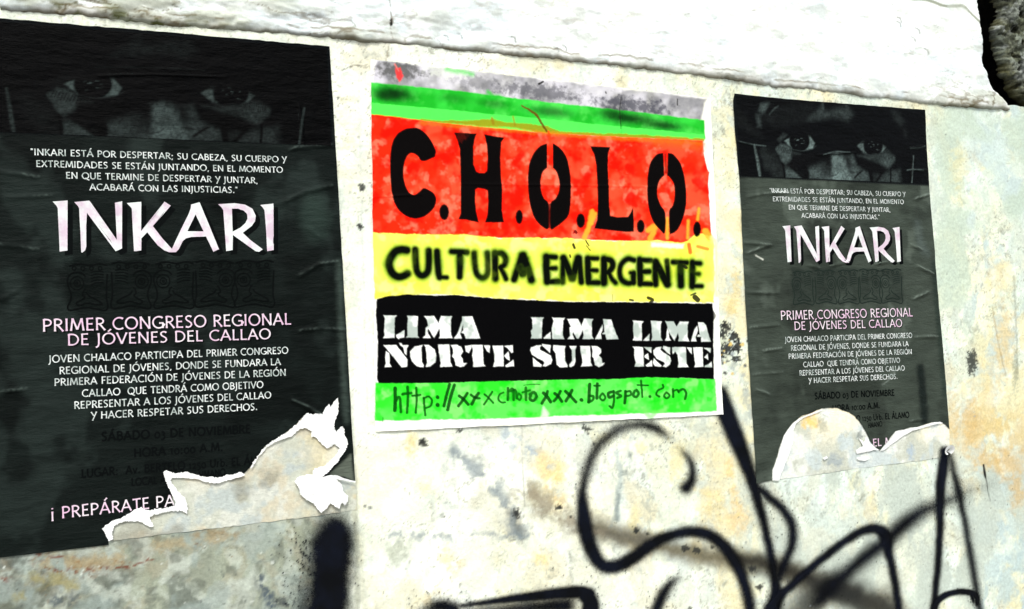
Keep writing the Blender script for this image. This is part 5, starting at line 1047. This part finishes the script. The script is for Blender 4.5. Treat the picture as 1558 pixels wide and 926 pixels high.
    # hand written web address in dark green marker
    ZH, ZI = (585, 575, 6.492), (815, 575, 6.492); mk = L(2, 76, 6)
    HW = [(ZH, [(102, 100), (102, 200), (98, 318)], 24), (ZH, [(100, 250), (130, 190), (150, 210), (158, 334)], 18), (ZH, [(225, 85), (228, 200), (218, 340)], 18), (ZH, [(175, 158), (262, 146)], 18), (ZH, [(310, 95), (315, 220), (305, 340)], 16), (ZH, [(272, 174), (352, 166)], 15),
      (ZH, [(385, 195), (392, 290), (400, 366)], 16), (ZH, [(385, 200), (430, 182), (465, 215), (455, 270), (410, 295)], 14), (ZH, [(520, 186), (523, 190)], 24), (ZH, [(520, 262), (523, 266)], 26), (ZH, [(640, 62), (610, 170), (585, 275)], 20), (ZH, [(688, 68), (650, 190), (622, 312)], 22),
      (ZH, [(735, 175), (780, 210), (825, 260)], 20), (ZH, [(815, 150), (775, 210), (728, 275)], 20), (ZH, [(850, 165), (890, 190), (935, 200)], 18), (ZH, [(925, 150), (890, 200), (860, 255)], 22), (ZH, [(985, 160), (1030, 200), (1070, 245)], 14), (ZH, [(1060, 135), (1020, 200), (980, 260)], 15),
      (ZH, [(1170, 140), (1130, 165), (1120, 210), (1150, 240), (1185, 238)], 13), (ZH, [(1215, 100), (1215, 160), (1212, 215)], 18), (ZH, [(1225, 130), (1265, 110), (1270, 215)], 18), (ZH, [(1250, 130), (1290, 120), (1300, 200)], 16), (ZH, [(1320, 150), (1345, 180), (1330, 215), (1305, 190), (1320, 150)], 14), (ZH, [(1390, 95), (1392, 215)], 18), (ZH, [(1360, 140), (1430, 120)], 14), (ZH, [(1430, 160), (1470, 140), (1495, 180), (1465, 222), (1430, 205), (1440, 160)], 20), (ZH, [(1370, 70), (1460, 60), (1530, 62)], 6),
      (ZI, [(70, 145), (105, 180), (140, 235)], 22), (ZI, [(110, 130), (95, 180), (55, 248)], 20), (ZI, [(180, 150), (215, 180), (250, 230)], 20), (ZI, [(235, 130), (210, 180), (175, 225)], 20), (ZI, [(285, 130), (330, 170), (390, 236)], 20), (ZI, [(350, 120), (325, 170), (290, 225)], 22), (ZI, [(442, 214), (446, 217)], 24),
      (ZI, [(525, 60), (520, 150), (515, 235)], 22), (ZI, [(515, 235), (555, 215), (560, 180), (525, 175)], 18), (ZI, [(600, 55), (598, 130), (596, 200)], 20), (ZI, [(570, 75), (625, 75)], 14), (ZI, [(655, 150), (680, 190), (655, 220), (625, 190), (650, 150)], 15), (ZI, [(760, 130), (710, 150), (720, 190), (760, 175)], 20), (ZI, [(765, 140), (765, 220), (750, 290), (722, 275)], 16), (ZI, [(830, 125), (790, 145), (835, 175), (800, 195)], 18),
      (ZI, [(880, 130), (878, 190), (872, 245)], 20), (ZI, [(880, 135), (925, 130), (930, 165), (885, 180)], 15), (ZI, [(985, 115), (1008, 150), (985, 185), (955, 170), (970, 125)], 18), (ZI, [(1030, 25), (1038, 110), (1045, 185)], 14), (ZI, [(995, 68), (1100, 72)], 12), (ZI, [(1118, 181), (1120, 183)], 18),
      (ZI, [(1245, 65), (1250, 95), (1200, 120), (1182, 160), (1212, 182)], 14), (ZI, [(1285, 140), (1312, 170), (1285, 200), (1258, 175), (1280, 140)], 14), (ZI, [(1345, 110), (1350, 185)], 16), (ZI, [(1350, 130), (1385, 115), (1405, 140)], 14), (ZI, [(1400, 130), (1450, 110), (1478, 150), (1465, 205)], 16)]
    for z, pts, w_ in HW: cv.stroke(zoom(*z, pts), w_ / 6.492 * 1.55, mk if w_ < 19 else L(2, 52, 6), .55, .92, wob=.35, wf=.3)
    cv.blob(790, 600, 34, 10, L(10, 130, 12), .35)
    # specks, drips and cuts
    for p, w_ in (([(871, 372), (873, 377)], 4), ([(890, 366), (895, 374)], 2), ([(891, 374), (897, 381)], 1.5), ([(866, 388), (866.5, 391)], 2.5), ([(931, 448), (931, 458)], 1), ([(985, 453), (992, 456), (988, 461)], 5), ([(1056, 452), (1060, 456)], 8), ([(1050, 449), (1057, 446)], 2.5), ([(957, 456), (962, 457)], 3), ([(1040, 405), (1043, 407)], 5), ([(819, 128), (825, 125)], 3.4), ([(921, 140), (921.5, 142)], 2), ([(944, 148), (942, 170), (944, 196)], 1), ([(874, 352), (876, 354)], 4), ([(582, 635), (582, 641)], 1), ([(1030, 151), (1030, 160)], 1.4)):
        cv.stroke(p, w_, L(16, 16, 12), .7, .95, wob=.4)
    cv.poly([(872, 350), (878, 354), (870, 356)], L(150, 10, 10), .8, .9)
    # yellow over-paint on the white right margin
    cv.stroke([(1082, 362), (1088, 380), (1088, 450)], 6, L(255, 252, 150), 4, .8, wob=2); cv.stroke([(1088, 470), (1092, 540)], 5, L(244, 246, 230), 3, .5)
    H = relief(U, V) + .0026 + .0012 * (fbm(U, V, 22, 3, 66) - .5) + k * .0012 * fbm(U, V, 30, 2, 3) + ridge_h(px, py, [(944, 140, 944, 200, .8, 1.5), (700, 280, 1000, 284, .5, 2), (566, 300, 640, 296, .6, 2)])
    return grid_mesh('paper_sheet', U, -H, V, col=cv.C, mat=M_paint_paper)
part('paper_sheet', painted(), CH)
